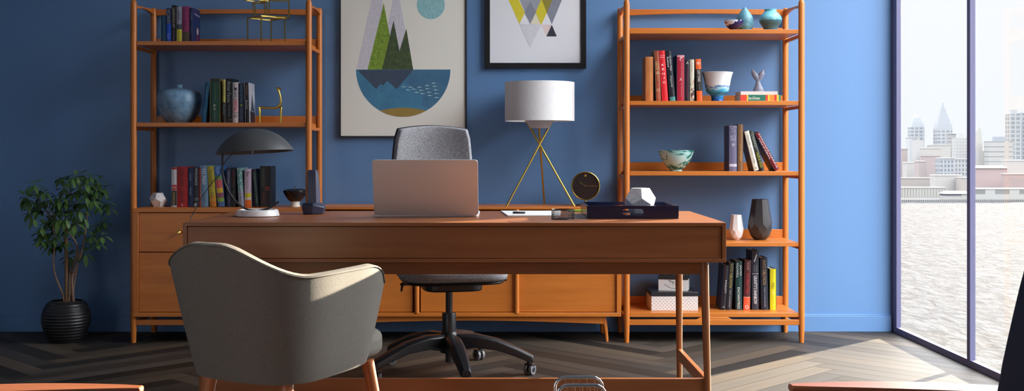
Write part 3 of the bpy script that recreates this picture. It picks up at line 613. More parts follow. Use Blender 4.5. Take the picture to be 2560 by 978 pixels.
bowl_obj('footed_bowl', 'tall white bowl on a foot with blue wave painting', 1793.5, 6.03, 1.2828, [(15.5, 252), (15, 248), (16, 241), (20, 236), (26.5, 231), (29, 222), (31, 212), (33, 200), (36.5, 187), (38.8, 181.5)], mat('wave_glaze', rough=.25, fn=footed))
bowl_obj('floral_bowl', 'wide cream bowl with green and teal flower painting', 1690, 6.06, .9085, [(15, 429), (15.5, 424), (18, 422), (28, 412), (36, 400), (41, 388), (44.8, 376)], swirl('green_flower_painting', (36, 110, 104), (140, 198, 196), 8, .40, .47, (176, 208, 206)))
# black lidded bowl on a white foot
Yl = 6.12
t = thing('lidded_bowl', 'black lidded bowl on a white foot at the end of the drawer chest', 'bowl', (X(738, Yl), Yl, CT)); o = t.location
m = MB(o); m.lathe([(12.5/F*Yl, 0), (11/F*Yl, .01), (11.5/F*Yl, Z(502, Yl)-CT)], o, mat('cream_foot', (.7, .68, .62), .5), 32); m.build('foot', t)
GLOSSB = mat('gloss_black', (.012, .014, .02), .16)
zz = lambda py: Z(py, Yl)-CT
m = MB(o); m.lathe(smoothprof([(10/F*Yl, zz(504)), (15/F*Yl, zz(502)), (22/F*Yl, zz(494)), (28/F*Yl, zz(484)), (30/F*Yl, zz(477)), (29/F*Yl, zz(476))]), o, GLOSSB, 48); m.build('bowl', t)
m = MB(o); m.lathe(smoothprof([(29.6/F*Yl, zz(476)), (20/F*Yl, zz(472.5)), (8/F*Yl, zz(471)), (.001, zz(470.6))]), o, GLOSSB, 48); m.build('lid', t)
m = MB(o); m.lathe([(.002, zz(471)), (.002, zz(470)), (.005, zz(468.5)), (.0055, zz(467.5)), (.002, zz(465.5))], o, mat('silver_knob', (.8, .8, .82), .15, 1.0), 16); m.build('knob', t)
# faceted vases
def faceted(name, label, cxp, Y, zb_, rows, m_, n=8):
    """rows (half width px, py, twist in half steps); the lower part is cut into triangles"""
    o = Vector((X(cxp, Y), Y, zb_)); m = MB(o); i = m.mi(m_); rings = []
    for hw, py, tw in rows:
        r = hw/F*Y; zz_ = max(0, Z(py, Y)-zb_)
        rings.append([m.bm.verts.new(Vector((r*math.cos(2*PI*(j+tw/2)/n+.2), r*math.sin(2*PI*(j+tw/2)/n+.2), zz_))) for j in range(n)])
    for k in range(len(rings)-1):
        A, B = rings[k], rings[k+1]; dt = rows[k+1][2]-rows[k][2]
        for j in range(n):
            if dt == 0: m.bm.faces.new([A[j], A[(j+1) % n], B[(j+1) % n], B[j]]).material_index = i
            elif dt > 0:
                m.bm.faces.new([A[j], A[(j+1) % n], B[j]]).material_index = i; m.bm.faces.new([A[(j+1) % n], B[(j+1) % n], B[j]]).material_index = i
            else:
                m.bm.faces.new([A[j], B[(j+1) % n], B[j]]).material_index = i; m.bm.faces.new([A[j], A[(j+1) % n], B[(j+1) % n]]).material_index = i
    m.bm.faces.new(rings[0]).material_index = i
    rt, zt_ = rows[-1][0]/F*Y, Z(rows[-1][1], Y)-zb_; tw = rows[-1][2]; prev = rings[-1]
    for rr, zq in ((rt-.004, zt_), (rt-.004, zt_-.05)):
        q = [m.bm.verts.new(Vector((rr*math.cos(2*PI*(j+tw/2)/n+.2), rr*math.sin(2*PI*(j+tw/2)/n+.2), zq))) for j in range(n)]
        for j in range(n): m.bm.faces.new([prev[j], prev[(j+1) % n], q[(j+1) % n], q[j]]).material_index = i
        prev = q
    m.bm.faces.new(prev).material_index = i
    ob = m.build(name, smooth=8); ob.location = o; return tag(ob, label, 'vase')
faceted('faceted_vase', 'small white faceted vase on the right bookcase', 1840.5, 6.12, .5323, [(8, 600, 0), (14, 593, 1), (17.8, 580, 0), (18.2, 572, 1), (16.5, 563, 1), (13.0, 537, 1)], mat('white_ceramic', (.82, .80, .80), .35), 9)
faceted('faceted_vase', 'tall charcoal faceted vase on the right bookcase', 1900, 6.12, .5323, [(14, 600, 0), (24, 590, 1), (30, 571, 0), (30.5, 558, 1), (27.5, 540, 1), (20.5, 498, 1)], mat('charcoal_ceramic', (.035, .035, .038), .3), 9)
# polyhedra of marble
def dodeca(name, label, cx_, cy_, zbase, rad, rot):
    ph = (1+5**.5)/2; vs = [(a, b, c) for a in (-1, 1) for b in (-1, 1) for c in (-1, 1)]
    for a in (-1, 1):
        for b in (-1, 1): vs += [(0, a/ph, b*ph), (a/ph, b*ph, 0), (a*ph, 0, b/ph)]
    E = Euler(rot).to_matrix(); vs = [E @ Vector(v)*(rad/3**.5) for v in vs]; lo = min(v.z for v in vs)
    o = Vector((cx_, cy_, zbase)); m = MB(o); i = m.mi(MARBLE)
    V = [m.bm.verts.new(v+Vector((0, 0, -lo))) for v in vs]; bmesh.ops.convex_hull(m.bm, input=V)
    bmesh.ops.dissolve_limit(m.bm, angle_limit=R(3), verts=m.bm.verts, edges=m.bm.edges)
    ob = m.build(name, bevel=.0015, smooth=20); ob.location = o; return tag(ob, label, 'ornament')
th5 = math.atan(1/((1+5**.5)/2))
dodeca('marble_polyhedron', 'white marble polyhedron at the left end of the drawer chest', X(396, 6.08), 6.08, CT, .048, (0, -th5, .9))
# whale tail sculpture
GREY = mat('grey_stone', (.20, .205, .27), .5)
Yt = 6.07; tx = X(1895, Yt); o = Vector((tx, Yt, TAILZ+.0004)); m = MB(o)
s_ = Yt/F; 
def TP(px, py, dy=0): return (X(px, Yt), Yt+dy, o.z+(228-py)*s_)
pts = [TP(1896, 228), TP(1896, 221), TP(1895.5, 212), TP(1895, 203), TP(1895, 196), TP(1895.5, 190)]; rr = [13.5, 12.8, 8.2, 5.2, 5, 6]
m.tube(pts, [q*s_ for q in rr], GREY, 16)
for e, tipx, tipy in ((-1, 1881.5, 170), (1, 1910, 171.5)):
    q = [TP(1895+e*.5, 199), TP(1895+e*4.5, 191), TP(1895+e*9, 184), TP(1895+e*12, 178, .004), TP(tipx, tipy, .010)]
    m.tube(q, [5*s_, 7.4*s_, 7.2*s_, 5*s_, 1*s_], GREY, 12)
m.lathe([(.0285, 0), (.029, .004), (.024, .01), (.012, .018)], (tx, Yt, o.z), GREY, 24)
ob = m.build('whale_tail_sculpture', smooth=80); md = ob.modifiers.new('r', 'REMESH'); md.mode = 'VOXEL'; md.voxel_size = .0016; md.use_smooth_shade = True
sm_ = ob.modifiers.new('sm', 'SMOOTH'); sm_.iterations = 6
tag(ob, 'grey whale tail sculpture standing on the flat books', 'sculpture')
# brass four-legged animal
Yt = 6.03; m = MB((X(675, Yt), Yt, 1.168)); s_ = Yt/F
def BP(px, py, dy=0): return (X(px, Yt), Yt+dy, max(1.168, Z(py, Yt)))
m.tube([BP(645, 270), BP(652, 268.5), BP(665, 270), BP(680, 270.5), BP(692, 269), BP(699, 265), BP(702, 255), BP(700.5, 240), BP(697, 228), BP(694, 221.5)], [1.4*s_, 3*s_, 3.0*s_, 2.7*s_, 3.0*s_, 4.4*s_, 2.9*s_, 2.4*s_, 2.3*s_, 2.6*s_], BRASS, 14)
m.tube([BP(692, 221), BP(697, 221.5), BP(704, 223)], [3*s_, 3*s_, 1*s_], BRASS, 10); m.tube([BP(693.5, 221), BP(690, 217.5)], [1.4*s_, .5*s_], BRASS, 8)
for px, pt in ((649.5, 645), (702, 700)):
    for dy in (-.009, .009): m.tube([BP(pt+3, 269), BP(px+.3, 279, dy*.8), BP(px, 290, dy), BP(px, 307, dy)], [3.4*s_, 2.5*s_, 1.9*s_, 1.6*s_], BRASS, 12)
tag(m.build('animal_figurine', smooth=70), 'small brass long-necked animal figurine on the second shelf', 'figurine')
# brass cube sculpture
Yt = 6.09; t = thing('cube_sculpture', 'brass wire sculpture of stacked open cubes on the left top shelf', 'sculpture', (X(668, Yt), Yt, 1.600)); o = t.location
def frame_edges(corners, r=.0026):
    m = MB(o)
    for a in range(4):
        for p, q in ((corners[a], corners[(a+1) % 4]), (corners[a+4], corners[(a+1) % 4+4]), (corners[a], corners[a+4])):
            m.bar(p, q, 2*r, 2*r, BRASS, up=(.3, .2, 1) if abs(Vector(q)[2]-Vector(p)[2]) < .5*(Vector(q)-Vector(p)).length else (1, .3, 0))
    return m
def cube(cx_, cy_, z0, w, h, rz, tilt=0, wd=None):
    c = []; M = Matrix.Rotation(R(rz), 3, 'Z'); T = Matrix.Rotation(R(tilt), 3, 'Y'); wd = wd or w
    for zc in (0, h):
        for a, b in ((-1, -1), (1, -1), (1, 1), (-1, 1)):
            v = T @ (M @ Vector((a*w/2, b*wd/2, 0))+Vector((0, 0, zc))); c.append(Vector((cx_, cy_, z0))+v)
    return c
h0 = Z(47, Yt)-1.600; cx_ = X(665.5, Yt)
b_ = cube(cx_, Yt, 1.6035, .145, h0, 42)
m = MB(o); r = .0032
for a in range(4): m.bar(b_[a+4], b_[(a+1) % 4+4], 2*r, 2*r, BRASS); m.bar((b_[a].x, b_[a].y, 1.6004), b_[a+4], 2*r, 2*r, BRASS, up=(1, .3, 0))
m.build('stand_frame', t)
zt0 = 1.6035+h0
frame_edges(cube(cx_-.028, Yt-.01, zt0+.006, .062, .078, 22, -5)).build('cube_frame', t)
frame_edges(cube(cx_+.068, Yt+.01, zt0+.004, .105, .098, 12, 0)).build('cube_frame', t)
frame_edges(cube(cx_-.05, Yt-.01, zt0+.094, .095, .09, 38, 3)).build('cube_frame', t)
# storage boxes
def ringfn(t):
    c = t.new('ShaderNodeTexCoord'); s = t.new('ShaderNodeSeparateXYZ'); t.link(c.outputs['Object'], s.inputs[0])
    a = t.new('ShaderNodeMath', operation='ADD'); t.link(s.outputs['X'], a.inputs[0]); t.link(s.outputs['Y'], a.inputs[1])
    def M(op, x, y=None, z_=None):
        n = t.new('ShaderNodeMath', operation=op)
        for k, v in enumerate((x, y, z_)):
            if v is None: continue
            if isinstance(v, (int, float)): n.inputs[k].default_value = v
            else: t.link(v, n.inputs[k])
        return n.outputs[0]
    P_ = .0195
    def cell(off):
        u = M('SUBTRACT', M('FRACT', M('MULTIPLY_ADD', a.outputs[0], 1/P_, off+40)), .5); v = M('SUBTRACT', M('FRACT', M('MULTIPLY_ADD', s.outputs['Z'], 1/P_, off+40)), .5)
        d = M('SQRT', M('ADD', M('MULTIPLY', u, u), M('MULTIPLY', v, v))); return M('LESS_THAN', M('ABSOLUTE', M('SUBTRACT', d, .18)), .034)
    k = M('MAXIMUM', cell(0), cell(.5))
    mx = t.new('ShaderNodeMix', data_type='RGBA'); t.link(k, mx.inputs[0]); mx.inputs[6].default_value = (.80, .79, .78, 1); mx.inputs[7].default_value = (.05, .05, .055, 1); t.link(mx.outputs[2], t.b.inputs['Base Color'])
RINGS = mat('ring_pattern_paper', rough=.5, fn=ringfn); LIDB = mat('black_card_lid', (.02, .022, .028), .35)
Yx = 6.025; x0, x1 = X(1628.5, Yx), X(1745, Yx); z = .1580
zl = Z(741, Yx)
t = thing('storage_box', 'white storage box with a ring pattern and black lid, lower of two', 'box', ((x0+x1)/2, 6.13, z)); o = t.location
m = MB(o); m.box(x0, x1, Yx, 6.245, z, zl, RINGS); m.build('box_body', t, bevel=.001)
m = MB(o); m.box(x0-.002, x1+.002, Yx-.002, 6.247, zl-.0005, zl+.023, LIDB); m.build('lid', t, bevel=.002)
zb2 = zl+.0235; cxb, cyb = X(1686, 6.12), 6.135
t = thing('storage_box', 'smaller white storage box with branch drawings, on top of the ring box', 'box', (cxb, cyb, zb2), rot=(0, 0, R(-14)))
WB = mat('white_card', (.8, .79, .78), .5); hx, hy = .078, .062; zh = Z(700, 6.06)-zb2
m = MB(); m.box(-hx, hx, -hy, hy, 0, zh, WB); INK = mat('ink', (.06, .06, .065), .6)
random.seed(5)
def strokes(pts, w, side):
    for (a, b), (c, d) in zip(pts, pts[1:]):
        dv = Vector((c-a, d-b)); n = Vector((-dv.y, dv.x)).normalized()*w/2 if dv.length else Vector((0, w/2))
        q = [(a+n.x, b+n.y), (a-n.x, b-n.y), (c-n.x, d-n.y), (c+n.x, d+n.y)]
        m.face([(u, -hy-.0004, v) if side == 0 else (hx+.0004, u, v) for u, v in q], INK)
for sd, k in ((0, 1), (1, .8)):
    strokes([(-.045*k, .036), (-.03*k, .024), (-.012*k, .014), (.012*k, .013), (.03*k, .024), (.045*k, .04)], .0022, sd)
    strokes([(-.022*k, .056), (-.010*k, .050), (.0, .046), (.006*k, .048)], .004, sd); strokes([(0, .046), (-.002, .030)], .002, sd); strokes([(.006*k, .046), (.018*k, .025)], .0015, sd); strokes([(-.012*k, .050), (-.02*k, .03)], .001, sd)
m.build('box_body', t)
def lidfn(t):
    v = t.new('ShaderNodeTexVoronoi', Scale=75.0); t.link(coords(t, (1, 1, 1)), v.inputs['Vector'])
    t.link(ramp(t, v.outputs[0], [(.22, (.75, .75, .74)), (.3, (.02, .022, .028))]), t.b.inputs['Base Color'])
m = MB(); m.box(-hx-.002, hx+.002, -hy-.002, hy+.002, zh, zh+.02, LIDB); m.box(-hx+.006, hx-.006, -hy+.006, hy-.006, zh+.0202, zh+.0206, mat('dotted_lid', rough=.4, fn=lidfn)); m.build('lid', t, bevel=.001)

# ------------------------------------------------------------------ credenza top: lamp and clock
zc = CRT
t = thing('table_lamp', 'tripod table lamp with brass legs and a white drum shade', 'lamp', (X(1349, 6.09), 6.085, zc)); o = t.location
lx, ly = o.x, o.y; TR = .205
crossz = Z(358, 6.08)
for k, (fx, fy) in enumerate(((X(1266, 5.985), 5.985), (X(1436.5, 5.985), 5.985), (X(1361, 6.27), 6.27))):
    foot = Vector((fx, fy, zc)); off = Vector([( .004, -.007, 0), (-.004, -.002, 0), (.003, .008, 0)][k]); mid = Vector((lx+off.x, ly+off.y, crossz)); d = (mid-foot)/(mid.z-foot.z)
    topz = Z(300, 6.085)+.045; top = foot+d*(topz-zc)
    m = MB(o); m.tube([foot, foot+(top-foot)*.004, foot+(top-foot)*.45, foot+(top-foot)*.4505, top], [.0052, .0052, .0052, .0058, .0058], BRASS, 14); m.build('leg', t)
def linen(t):
    w = t.new('ShaderNodeTexNoise', Scale=1.0, Detail=3.0); t.link(coords(t, (300, 300, 30)), w.inputs['Vector'])
    t.link(ramp(t, w.outputs[0], [(.3, (.78, .78, .80)), (.7, (.86, .86, .87))]), t.b.inputs['Base Color']); bump(t, w.outputs[0], .15, .001)
SHADE = mat('white_linen_shade', rough=.8, fn=linen)
rs = .189; zs0, zs1 = Z(303, 6.085), Z(206.5, 6.085)
m = MB(o); m.lathe([(rs-.002, zs0-zc), (rs, zs0-zc), (rs, zs1-zc), (rs-.002, zs1-zc), (rs-.002, zs0-zc)], o, SHADE, 72, caps=False); m.build('lamp_shade', t)
def meshfn(t):
    b_ = t.new('ShaderNodeTexBrick', Scale=1.0, offset=0.0); b_.inputs['Brick Width'].default_value = .005; b_.inputs['Row Height'].default_value = .005; b_.inputs['Mortar Size'].default_value = .0008
    s = t.new('ShaderNodeSeparateXYZ'); t.link(coords(t, (1, 1, 1)), s.inputs[0]); c = t.new('ShaderNodeCombineXYZ'); t.link(s.outputs['X'], c.inputs[0]); t.link(s.outputs['Z'], c.inputs[1]); t.link(c.outputs[0], b_.inputs['Vector'])
    b_.inputs['Color1'].default_value = b_.inputs['Color2'].default_value = (.75, .75, .78, 1); b_.inputs['Mortar'].default_value = (.4, .4, .45, 1); t.link(b_.outputs[0], t.b.inputs['Base Color'])
m = MB(o); m.lathe([(.050, Z(321, 6.085)-zc), (.075, Z(300, 6.085)-zc), (.08, Z(290, 6.085)-zc)], o, mat('white_mesh', rough=.6, fn=meshfn), 40); m.build('diffuser', t)
m = MB(o); m.lathe([(.004, Z(300, 6.085)-zc), (.004, zs1-zc-.01)], o, BRASS, 12); 
for k in range(3): a = 2*PI*k/3; m.bar((lx, ly, zs1-.012), (lx+math.cos(a)*(rs-.002), ly+math.sin(a)*(rs-.002), zs1-.004), .004, .004, BRASS)
m.build('shade_holder', t)
# clock
Yc = 6.07; ccx, ccz = X(1463.5, Yc), Z(465, Yc); t = thing('desk_clock', 'round black desk clock with brass rim on the credenza', 'clock', (ccx, Yc, zc), rot=(0, 0, 0)); o = t.location; rc = 35.8/F*Yc
def disc(mb, r, y0, y1, mm, n=56, r2=None, cz=ccz, cx2=ccx):
    mb.tube([(cx2, y0, cz), (cx2, y1, cz)], [r, r2 or r], mm, n)
m = MB(o); i = 0; rings = [(rc-.006, -.014), (rc-.003, -.018), (rc, -.016), (rc, .016), (rc-.006, .018), (rc-.006, -.010), (rc-.006, -.014)]
N = 64; ii = m.mi(BRASS); RR = [[m.bm.verts.new(Vector((ccx+r*math.cos(2*PI*j/N), Yc+y, ccz+r*math.sin(2*PI*j/N)))-m.o) for j in range(N)] for r, y in rings]
for A, B in zip(RR, RR[1:]):
    for j in range(N): m.bm.faces.new([A[j], A[(j+1) % N], B[(j+1) % N], B[j]]).material_index = ii
m.build('rim', t)
m = MB(o); disc(m, rc-.006, Yc-.010, Yc+.012, mat('black_dial', (.010, .009, .010), .3)); m.build('dial', t)
m = MB(o); disc(m, .0065, Yc-.0112, Yc-.010, BRASS, 24, cz=ccz+26/F*Yc); m.build('dial_dot', t)
m = MB(o); m.bar((ccx, Yc-.012, ccz), (ccx-15/F*Yc, Yc-.012, ccz+9/F*Yc), .0014, .0008, BRASS, up=(0, 1, 0)); m.build('hour_hand', t)
m = MB(o); m.bar((ccx-3/F*Yc, Yc-.013, ccz), (ccx+29/F*Yc, Yc-.013, ccz), .0012, .0008, BRASS, up=(0, 1, 0)); m.build('minute_hand', t)
m = MB(o); m.tube([(ccx+.002, Yc, zc+.01), (ccx+.002, Yc, ccz-rc+.004)], .006, BRASS, 14); m.box(ccx-.05, ccx+.05, Yc-.03, Yc+.03, zc, zc+.010, mat('dark_bronze', (.03, .025, .02), .35)); m.build('stand', t, bevel=.001)

# ------------------------------------------------------------------ things on the desk
zd = DT
# laptop
Yh = 4.33; t = thing('laptop', 'open silver laptop seen from behind in the middle of the desk', 'laptop', (X(1066, Yh), Yh, zd+.0006)); o = t.location
ALU = mat('laptop_aluminium', (.74, .73, .76), .48, .65)
lw = .402; lh = .228; tl = R(20)
def rounded(w, h, r, n=6):
    P_ = []
    for cx2, cz2, a0 in ((w/2-r, h-r, 0), (-w/2+r, h-r, 90), (-w/2+r, r, 180), (w/2-r, r, 270)):
        for k in range(n+1): a = R(a0+90*k/n); P_.append((cx2+r*math.cos(a), cz2+r*math.sin(a)))
    return P_
mxl = Matrix.Translation((0, 0, .008)) @ Matrix.Rotation(tl, 4, 'X')
m = MB(); m.prism(rounded(lw, lh, .012), -.005, 0, ALU); m.build('lid', t, bevel=.001, mx=mxl)
m = MB(); m.prism([(x, z_+.0) for x, z_ in rounded(lw-.02, lh-.02, .006)], .0002, .0006, mat('dark_screen', (.01, .01, .012), .15)); m.build('screen', t, mx=mxl @ Matrix.Translation((0, 0, .01)))
m = MB(); m.prism([(x, y) for x, y in rounded(lw, .262, .012)], 0, .011, ALU, 'z'); m.build('base', t, bevel=.0015)
m = MB(); KEY = mat('black_keys', (.02, .02, .022), .5)
for r_ in range(5):
    for c_ in range(14): m.box(-.165+c_*.0238, -.165+c_*.0238+.020, .045+r_*.019, .045+r_*.019+.0155, .011, .0125, KEY)
m.build('keyboard', t)
# dome desk lamp
Yp = 4.375; t = thing('dome_desk_lamp', 'desk lamp with dark dome shade, curved stem and white marble base', 'lamp', (X(644, Yp), Yp, zd+.0005)); o = t.location
rb = .0845
m = MB(o); m.lathe([(rb-.004, 0), (rb, .003), (rb-.006, .024), (rb-.010, .0265), (rb-.016, .0265), (rb-.020, .020), (.001, .019)], o, MARBLE, 64); m.build('base', t)
DSH = mat('dark_metal_shade', (.075, .08, .085), .42, .3)
def LP(px, py, dy=0): return Vector((X(px, Yp+dy), Yp+dy, Z(py, Yp+dy)))
m = MB(o); m.tube(smooth_ := [LP(557, 380), LP(556, 400), LP(556, 430), LP(561, 455), LP(572, 481), LP(588, 503), LP(605, 518), LP(620, 525), LP(643, 528), LP(668, 523), LP(684, 514), LP(697, 504)], .0042, BLACKP, 12); m.build('stem', t)
# dome: ellipsoid cap tilted a little
cxs, czs = 637, 381; rx = 96.5/F*Yp; hz = 59/F*Yp
m = MB(); prof = []
rsph = (rx*rx+hz*hz)/(2*hz); amax = math.asin(min(1, rx/rsph))
for k in range(17): a = amax*(1-k/16); prof.append((max(.001, rsph*math.sin(a)), rsph*math.cos(a)-(rsph-hz)))
inner = [(max(.001, r-.0025), z_-.0025 if z_ > .003 else z_) for r, z_ in reversed(prof)]
m.lathe([(rx-.0025, 0)]+prof+inner, (0, 0, 0), DSH, 72, caps=False)
c0 = LP(cxs, czs)-Vector(o)
sh = m.build('lamp_shade', t, mx=Matrix.Translation(c0) @ Matrix.Rotation(R(-3.6), 4, 'Y') @ Matrix.Rotation(R(-2), 4, 'X'), smooth=60)
m = MB(o); m.tube([LP(557, 378), LP(567, 372), LP(590, 368), LP(620, 367)], .0045, DSH, 10); m.lathe([(.012, 0), (.018, .03), (.012, .05)], LP(625, 385), DSH, 20); m.build('lamp_holder', t)
wire = [LP(587, 378), LP(575, 391), LP(562, 405), LP(552, 424), LP(549, 437, -.006), LP(535, 452, -.02), LP(517, 475, -.05), LP(502, 497, -.10), LP(490, 520, -.16), LP(482, 537, -.21)]
wire += [Vector((X(477, 4.14), 4.14, .765)), Vector((X(475, 4.13), 4.13, .68)), Vector((dl-.018, 4.60, .62)), Vector((dl-.014, 4.79, .30)), Vector((dl+.02, 4.80, .006))]
def catmull(P_, n=6):
    out = []
    for i in range(len(P_)-1):
        p0, p1, p2, p3 = P_[max(i-1, 0)], P_[i], P_[i+1], P_[min(i+2, len(P_)-1)]
        for k in range(n):
            u = k/n; out.append(.5*((2*p1)+(-p0+p2)*u+(2*p0-5*p1+4*p2-p3)*u*u+(-p0+3*p1-3*p2+p3)*u**3))
    return out+[P_[-1]]
m = MB(o); m.tube(catmull(wire), .0016, BLACKP, 8); m.build('power_cord', t)
# cordless phone in its cradle
Yq = 4.53; t = thing('cordless_phone', 'dark navy cordless phone upright in its cradle on the desk', 'telephone', (X(781, Yq), Yq, zd+.0005)); o = t.location
NAVYP = mat('navy_plastic', (.035, .042, .085), .42)
q = lambda px: X(px, Yq)-o.x
def loft(mb, rings, mm):
    i = mb.mi(mm); VV = [[mb.bm.verts.new(Vector(p)) for p in rg] for rg in rings]; n = len(VV[0])
    for A, B in zip(VV, VV[1:]):
        for j in range(n): mb.bm.faces.new([A[j], A[(j+1) % n], B[(j+1) % n], B[j]]).material_index = i
    mb.bm.faces.new(VV[0]).material_index = i; mb.bm.faces.new(VV[-1]).material_index = i
zq = lambda py: Z(py, Yq)-o.z
m = MB(); c1, c2, c3, c4 = q(756), q(784), q(812), q(789)
loft(m, [[(q(759), -.01, 0), (q(782), -.035, 0), (q(806), -.012, 0), (q(808), .03, 0), (q(780), .045, 0), (q(758), .03, 0)],
         [(q(755), -.012, zq(518)), (q(786), -.04, zq(512)), (q(813), -.014, zq(519)), (q(812), .035, zq(519)), (q(782), .05, zq(510)), (q(755), .035, zq(512))],
         [(q(757), -.006, zq(508)), (q(785), -.022, zq(506)), (q(804), -.008, zq(508)), (q(802), .03, zq(508)), (q(782), .04, zq(506)), (q(758), .03, zq(508))]], NAVYP)
m.build('cradle', t, bevel=.003)
m = MB()
loft(m, [[(q(770), -.016, zq(514)), (q(792), -.018, zq(514)), (q(801), .006, zq(514)), (q(796), .018, zq(514)), (q(771), .018, zq(514))],
         [(q(769), -.010, zq(470)), (q(791), -.012, zq(470)), (q(799), .010, zq(470)), (q(795), .020, zq(470)), (q(770), .020, zq(470))],
         [(q(768.5), -.003, zq(430)), (q(790), -.005, zq(430)), (q(795), .014, zq(431)), (q(792), .022, zq(430)), (q(769), .022, zq(430))],
         [(q(771), .0, zq(425)), (q(789), -.001, zq(425)), (q(792), .013, zq(426)), (q(790), .019, zq(425)), (q(771), .019, zq(425))]], NAVYP)
m.build('handset', t, bevel=.002)
# paper, pen, green marker, mesh cup
m = MB((X(1320, 4.33), 4.34, zd)); zp = zd+.0005
def DP(px, py, z_=zd): Y = (EYE-z_)*F/(py-CY); return (X(px, Y), Y)
pc = [DP(1269.5, 541.5), DP(1400, 541.5), DP(1402, 529.5), DP(1252, 529.5)]
m.prism(pc, zp, zp+.004, mat('notepad_white', (.78, .78, .78), .6), 'z')
tag(m.build('notepad', recalc=True), 'white notepad lying on the desk behind the mesh cup', 'notepad')
x_, y_ = DP(1299, 535.0, zd+.004); m = MB((x_, y_, zp+.0045)); zc_ = zp+.0045+.0042
t = thing('pen', 'black pen lying on the white notepad', 'pen', (x_, y_, zp+.0045)); o = t.location
d = Vector((.030, .004, 0)); c = Vector((x_, y_, zc_))
m = MB(o); m.tube([c-d*.9, c-d*.85, c+d*.7, c+d*.75], [.004, .0042, .0042, .003], BLACKP, 14); m.build('barrel', t)
m = MB(o); m.bar(c-d*.85+Vector((0, 0, .0045)), c-d*.3+Vector((0, 0, .0058)), .003, .0012, mat('silver', (.7, .7, .72), .2, 1.0)); m.build('clip', t)
x_, y_ = DP(1446, 529.5); m = MB((x_, y_, zd)); m.tube([(x_-.045, y_-.002, zd+.0048), (x_+.030, y_+.001, zd+.0048), (x_+.034, y_+.001, zd+.0048)], [.0043, .0043, .002], mat('lime_marker', srgb(120, 170, 30), .4), 14)
tag(m.build('marker', smooth=50), 'lime green marker between the mesh cup and the tray', 'marker')
Yk = 4.19; cxk = X(1407.5, Yk); t = thing('mesh_cup', 'short black wire mesh cup near the front edge of the desk', 'desk organiser', (cxk, Yk, zd)); o = t.location; rk = .0425; hk = .037
m = MB(o); WIRE = mat('black_wire', (.012, .012, .014), .35, .5)
NW = 44
for j in range(NW):
    for e in (1, -1):
        pts = []
        for k in range(6):
            f = k/5; a = 2*PI*(j+e*f*2.2)/NW; pts.append((cxk+rk*math.cos(a), Yk+rk*math.sin(a), zd+.002+f*(hk-.004)))
        m.tube(pts, .00055, WIRE, 4, cap=False)
ob = m.build('mesh_wall', t); 
m = MB(o); 
for zr, rr in ((.0015, .0015), (hk-.0015, .0015)): m.tube([(cxk+rk*math.cos(2*PI*k/48), Yk+rk*math.sin(2*PI*k/48), zd+zr) for k in range(48)], rr, WIRE, 8, closed=True)
m.lathe([(rk-.001, .0005), (rk-.001, .0015)], o, WIRE, 40); m.build('rim_rings', t)
# navy tray
yt0 = 4.20; yt1 = 4.54; x0, x1 = .311, .655; zt = zd+.0004; th = .009; ht = Z(515, yt0)-zd
TRAY = mat('navy_lacquer', (.010, .014, .040), .18)
t = thing('serving_tray', 'navy lacquered tray with handle slots on the right side of the desk', 'tray', ((x0+x1)/2, (yt0+yt1)/2, zt)); o = t.location
m = MB(o); m.box(x0, x1, yt0, yt1, zt, zt+.008, TRAY)
m.box(x0, x0+th, yt0+th, yt1-th, zt+.008, zt+ht, TRAY); m.box(x1-th, x1, yt0+th, yt1-th, zt+.008, zt+ht, TRAY)
m.build('tray_body', t, bevel=.0012)
def slot_wall(y0, y1):
    m = MB(o); i = m.mi(TRAY); c = (x0+x1)/2-.0; za = zt+ht*.52; r = .0115; hw = .041
    inn = [(c+hw-r+r*math.cos(a), za+r*math.sin(a)) for a in [R(-90+180*k/8) for k in range(9)]]+[(c-hw+r+r*math.cos(a), za+r*math.sin(a)) for a in [R(90+180*k/8) for k in range(9)]]
    n = len(inn); out = []
    for x, z_ in inn:
        dx, dz = x-c, z_-za
        s1 = ((x1-x0)/2)/max(abs(dx), 1e-6); s2 = ((zt+ht-za) if dz > 0 else (za-zt-.008))/max(abs(dz), 1e-6); s_1 = min(s1, s2)
        out.append((c+dx*s_1, za+dz*s_1))
    # add the corners by snapping the nearest outer points
    for cx2, cz2 in ((x1, zt+ht), (x1, zt+.008), (x0, zt+ht), (x0, zt+.008)):
        k = min(range(n), key=lambda j: (out[j][0]-cx2)**2+(out[j][1]-cz2)**2); out[k] = (cx2, cz2)
    V = [[m.bm.verts.new(Vector((x, y, z_))-m.o) for x, z_ in P_] for P_, y in ((inn, y0), (out, y0), (out, y1), (inn, y1))]
    for a in range(4):
        A, B = V[a], V[(a+1) % 4]
        for j in range(n): m.bm.faces.new([A[j], A[(j+1) % n], B[(j+1) % n], B[j]]).material_index = i
    m.build('handle_side', t)
slot_wall(yt0, yt0+th); slot_wall(yt1-th, yt1)
dodeca('marble_polyhedron', 'white marble polyhedron resting in the navy tray', X(1600, 4.40), 4.40, zt+.0084, .0635, (0, -th5, R(54)))

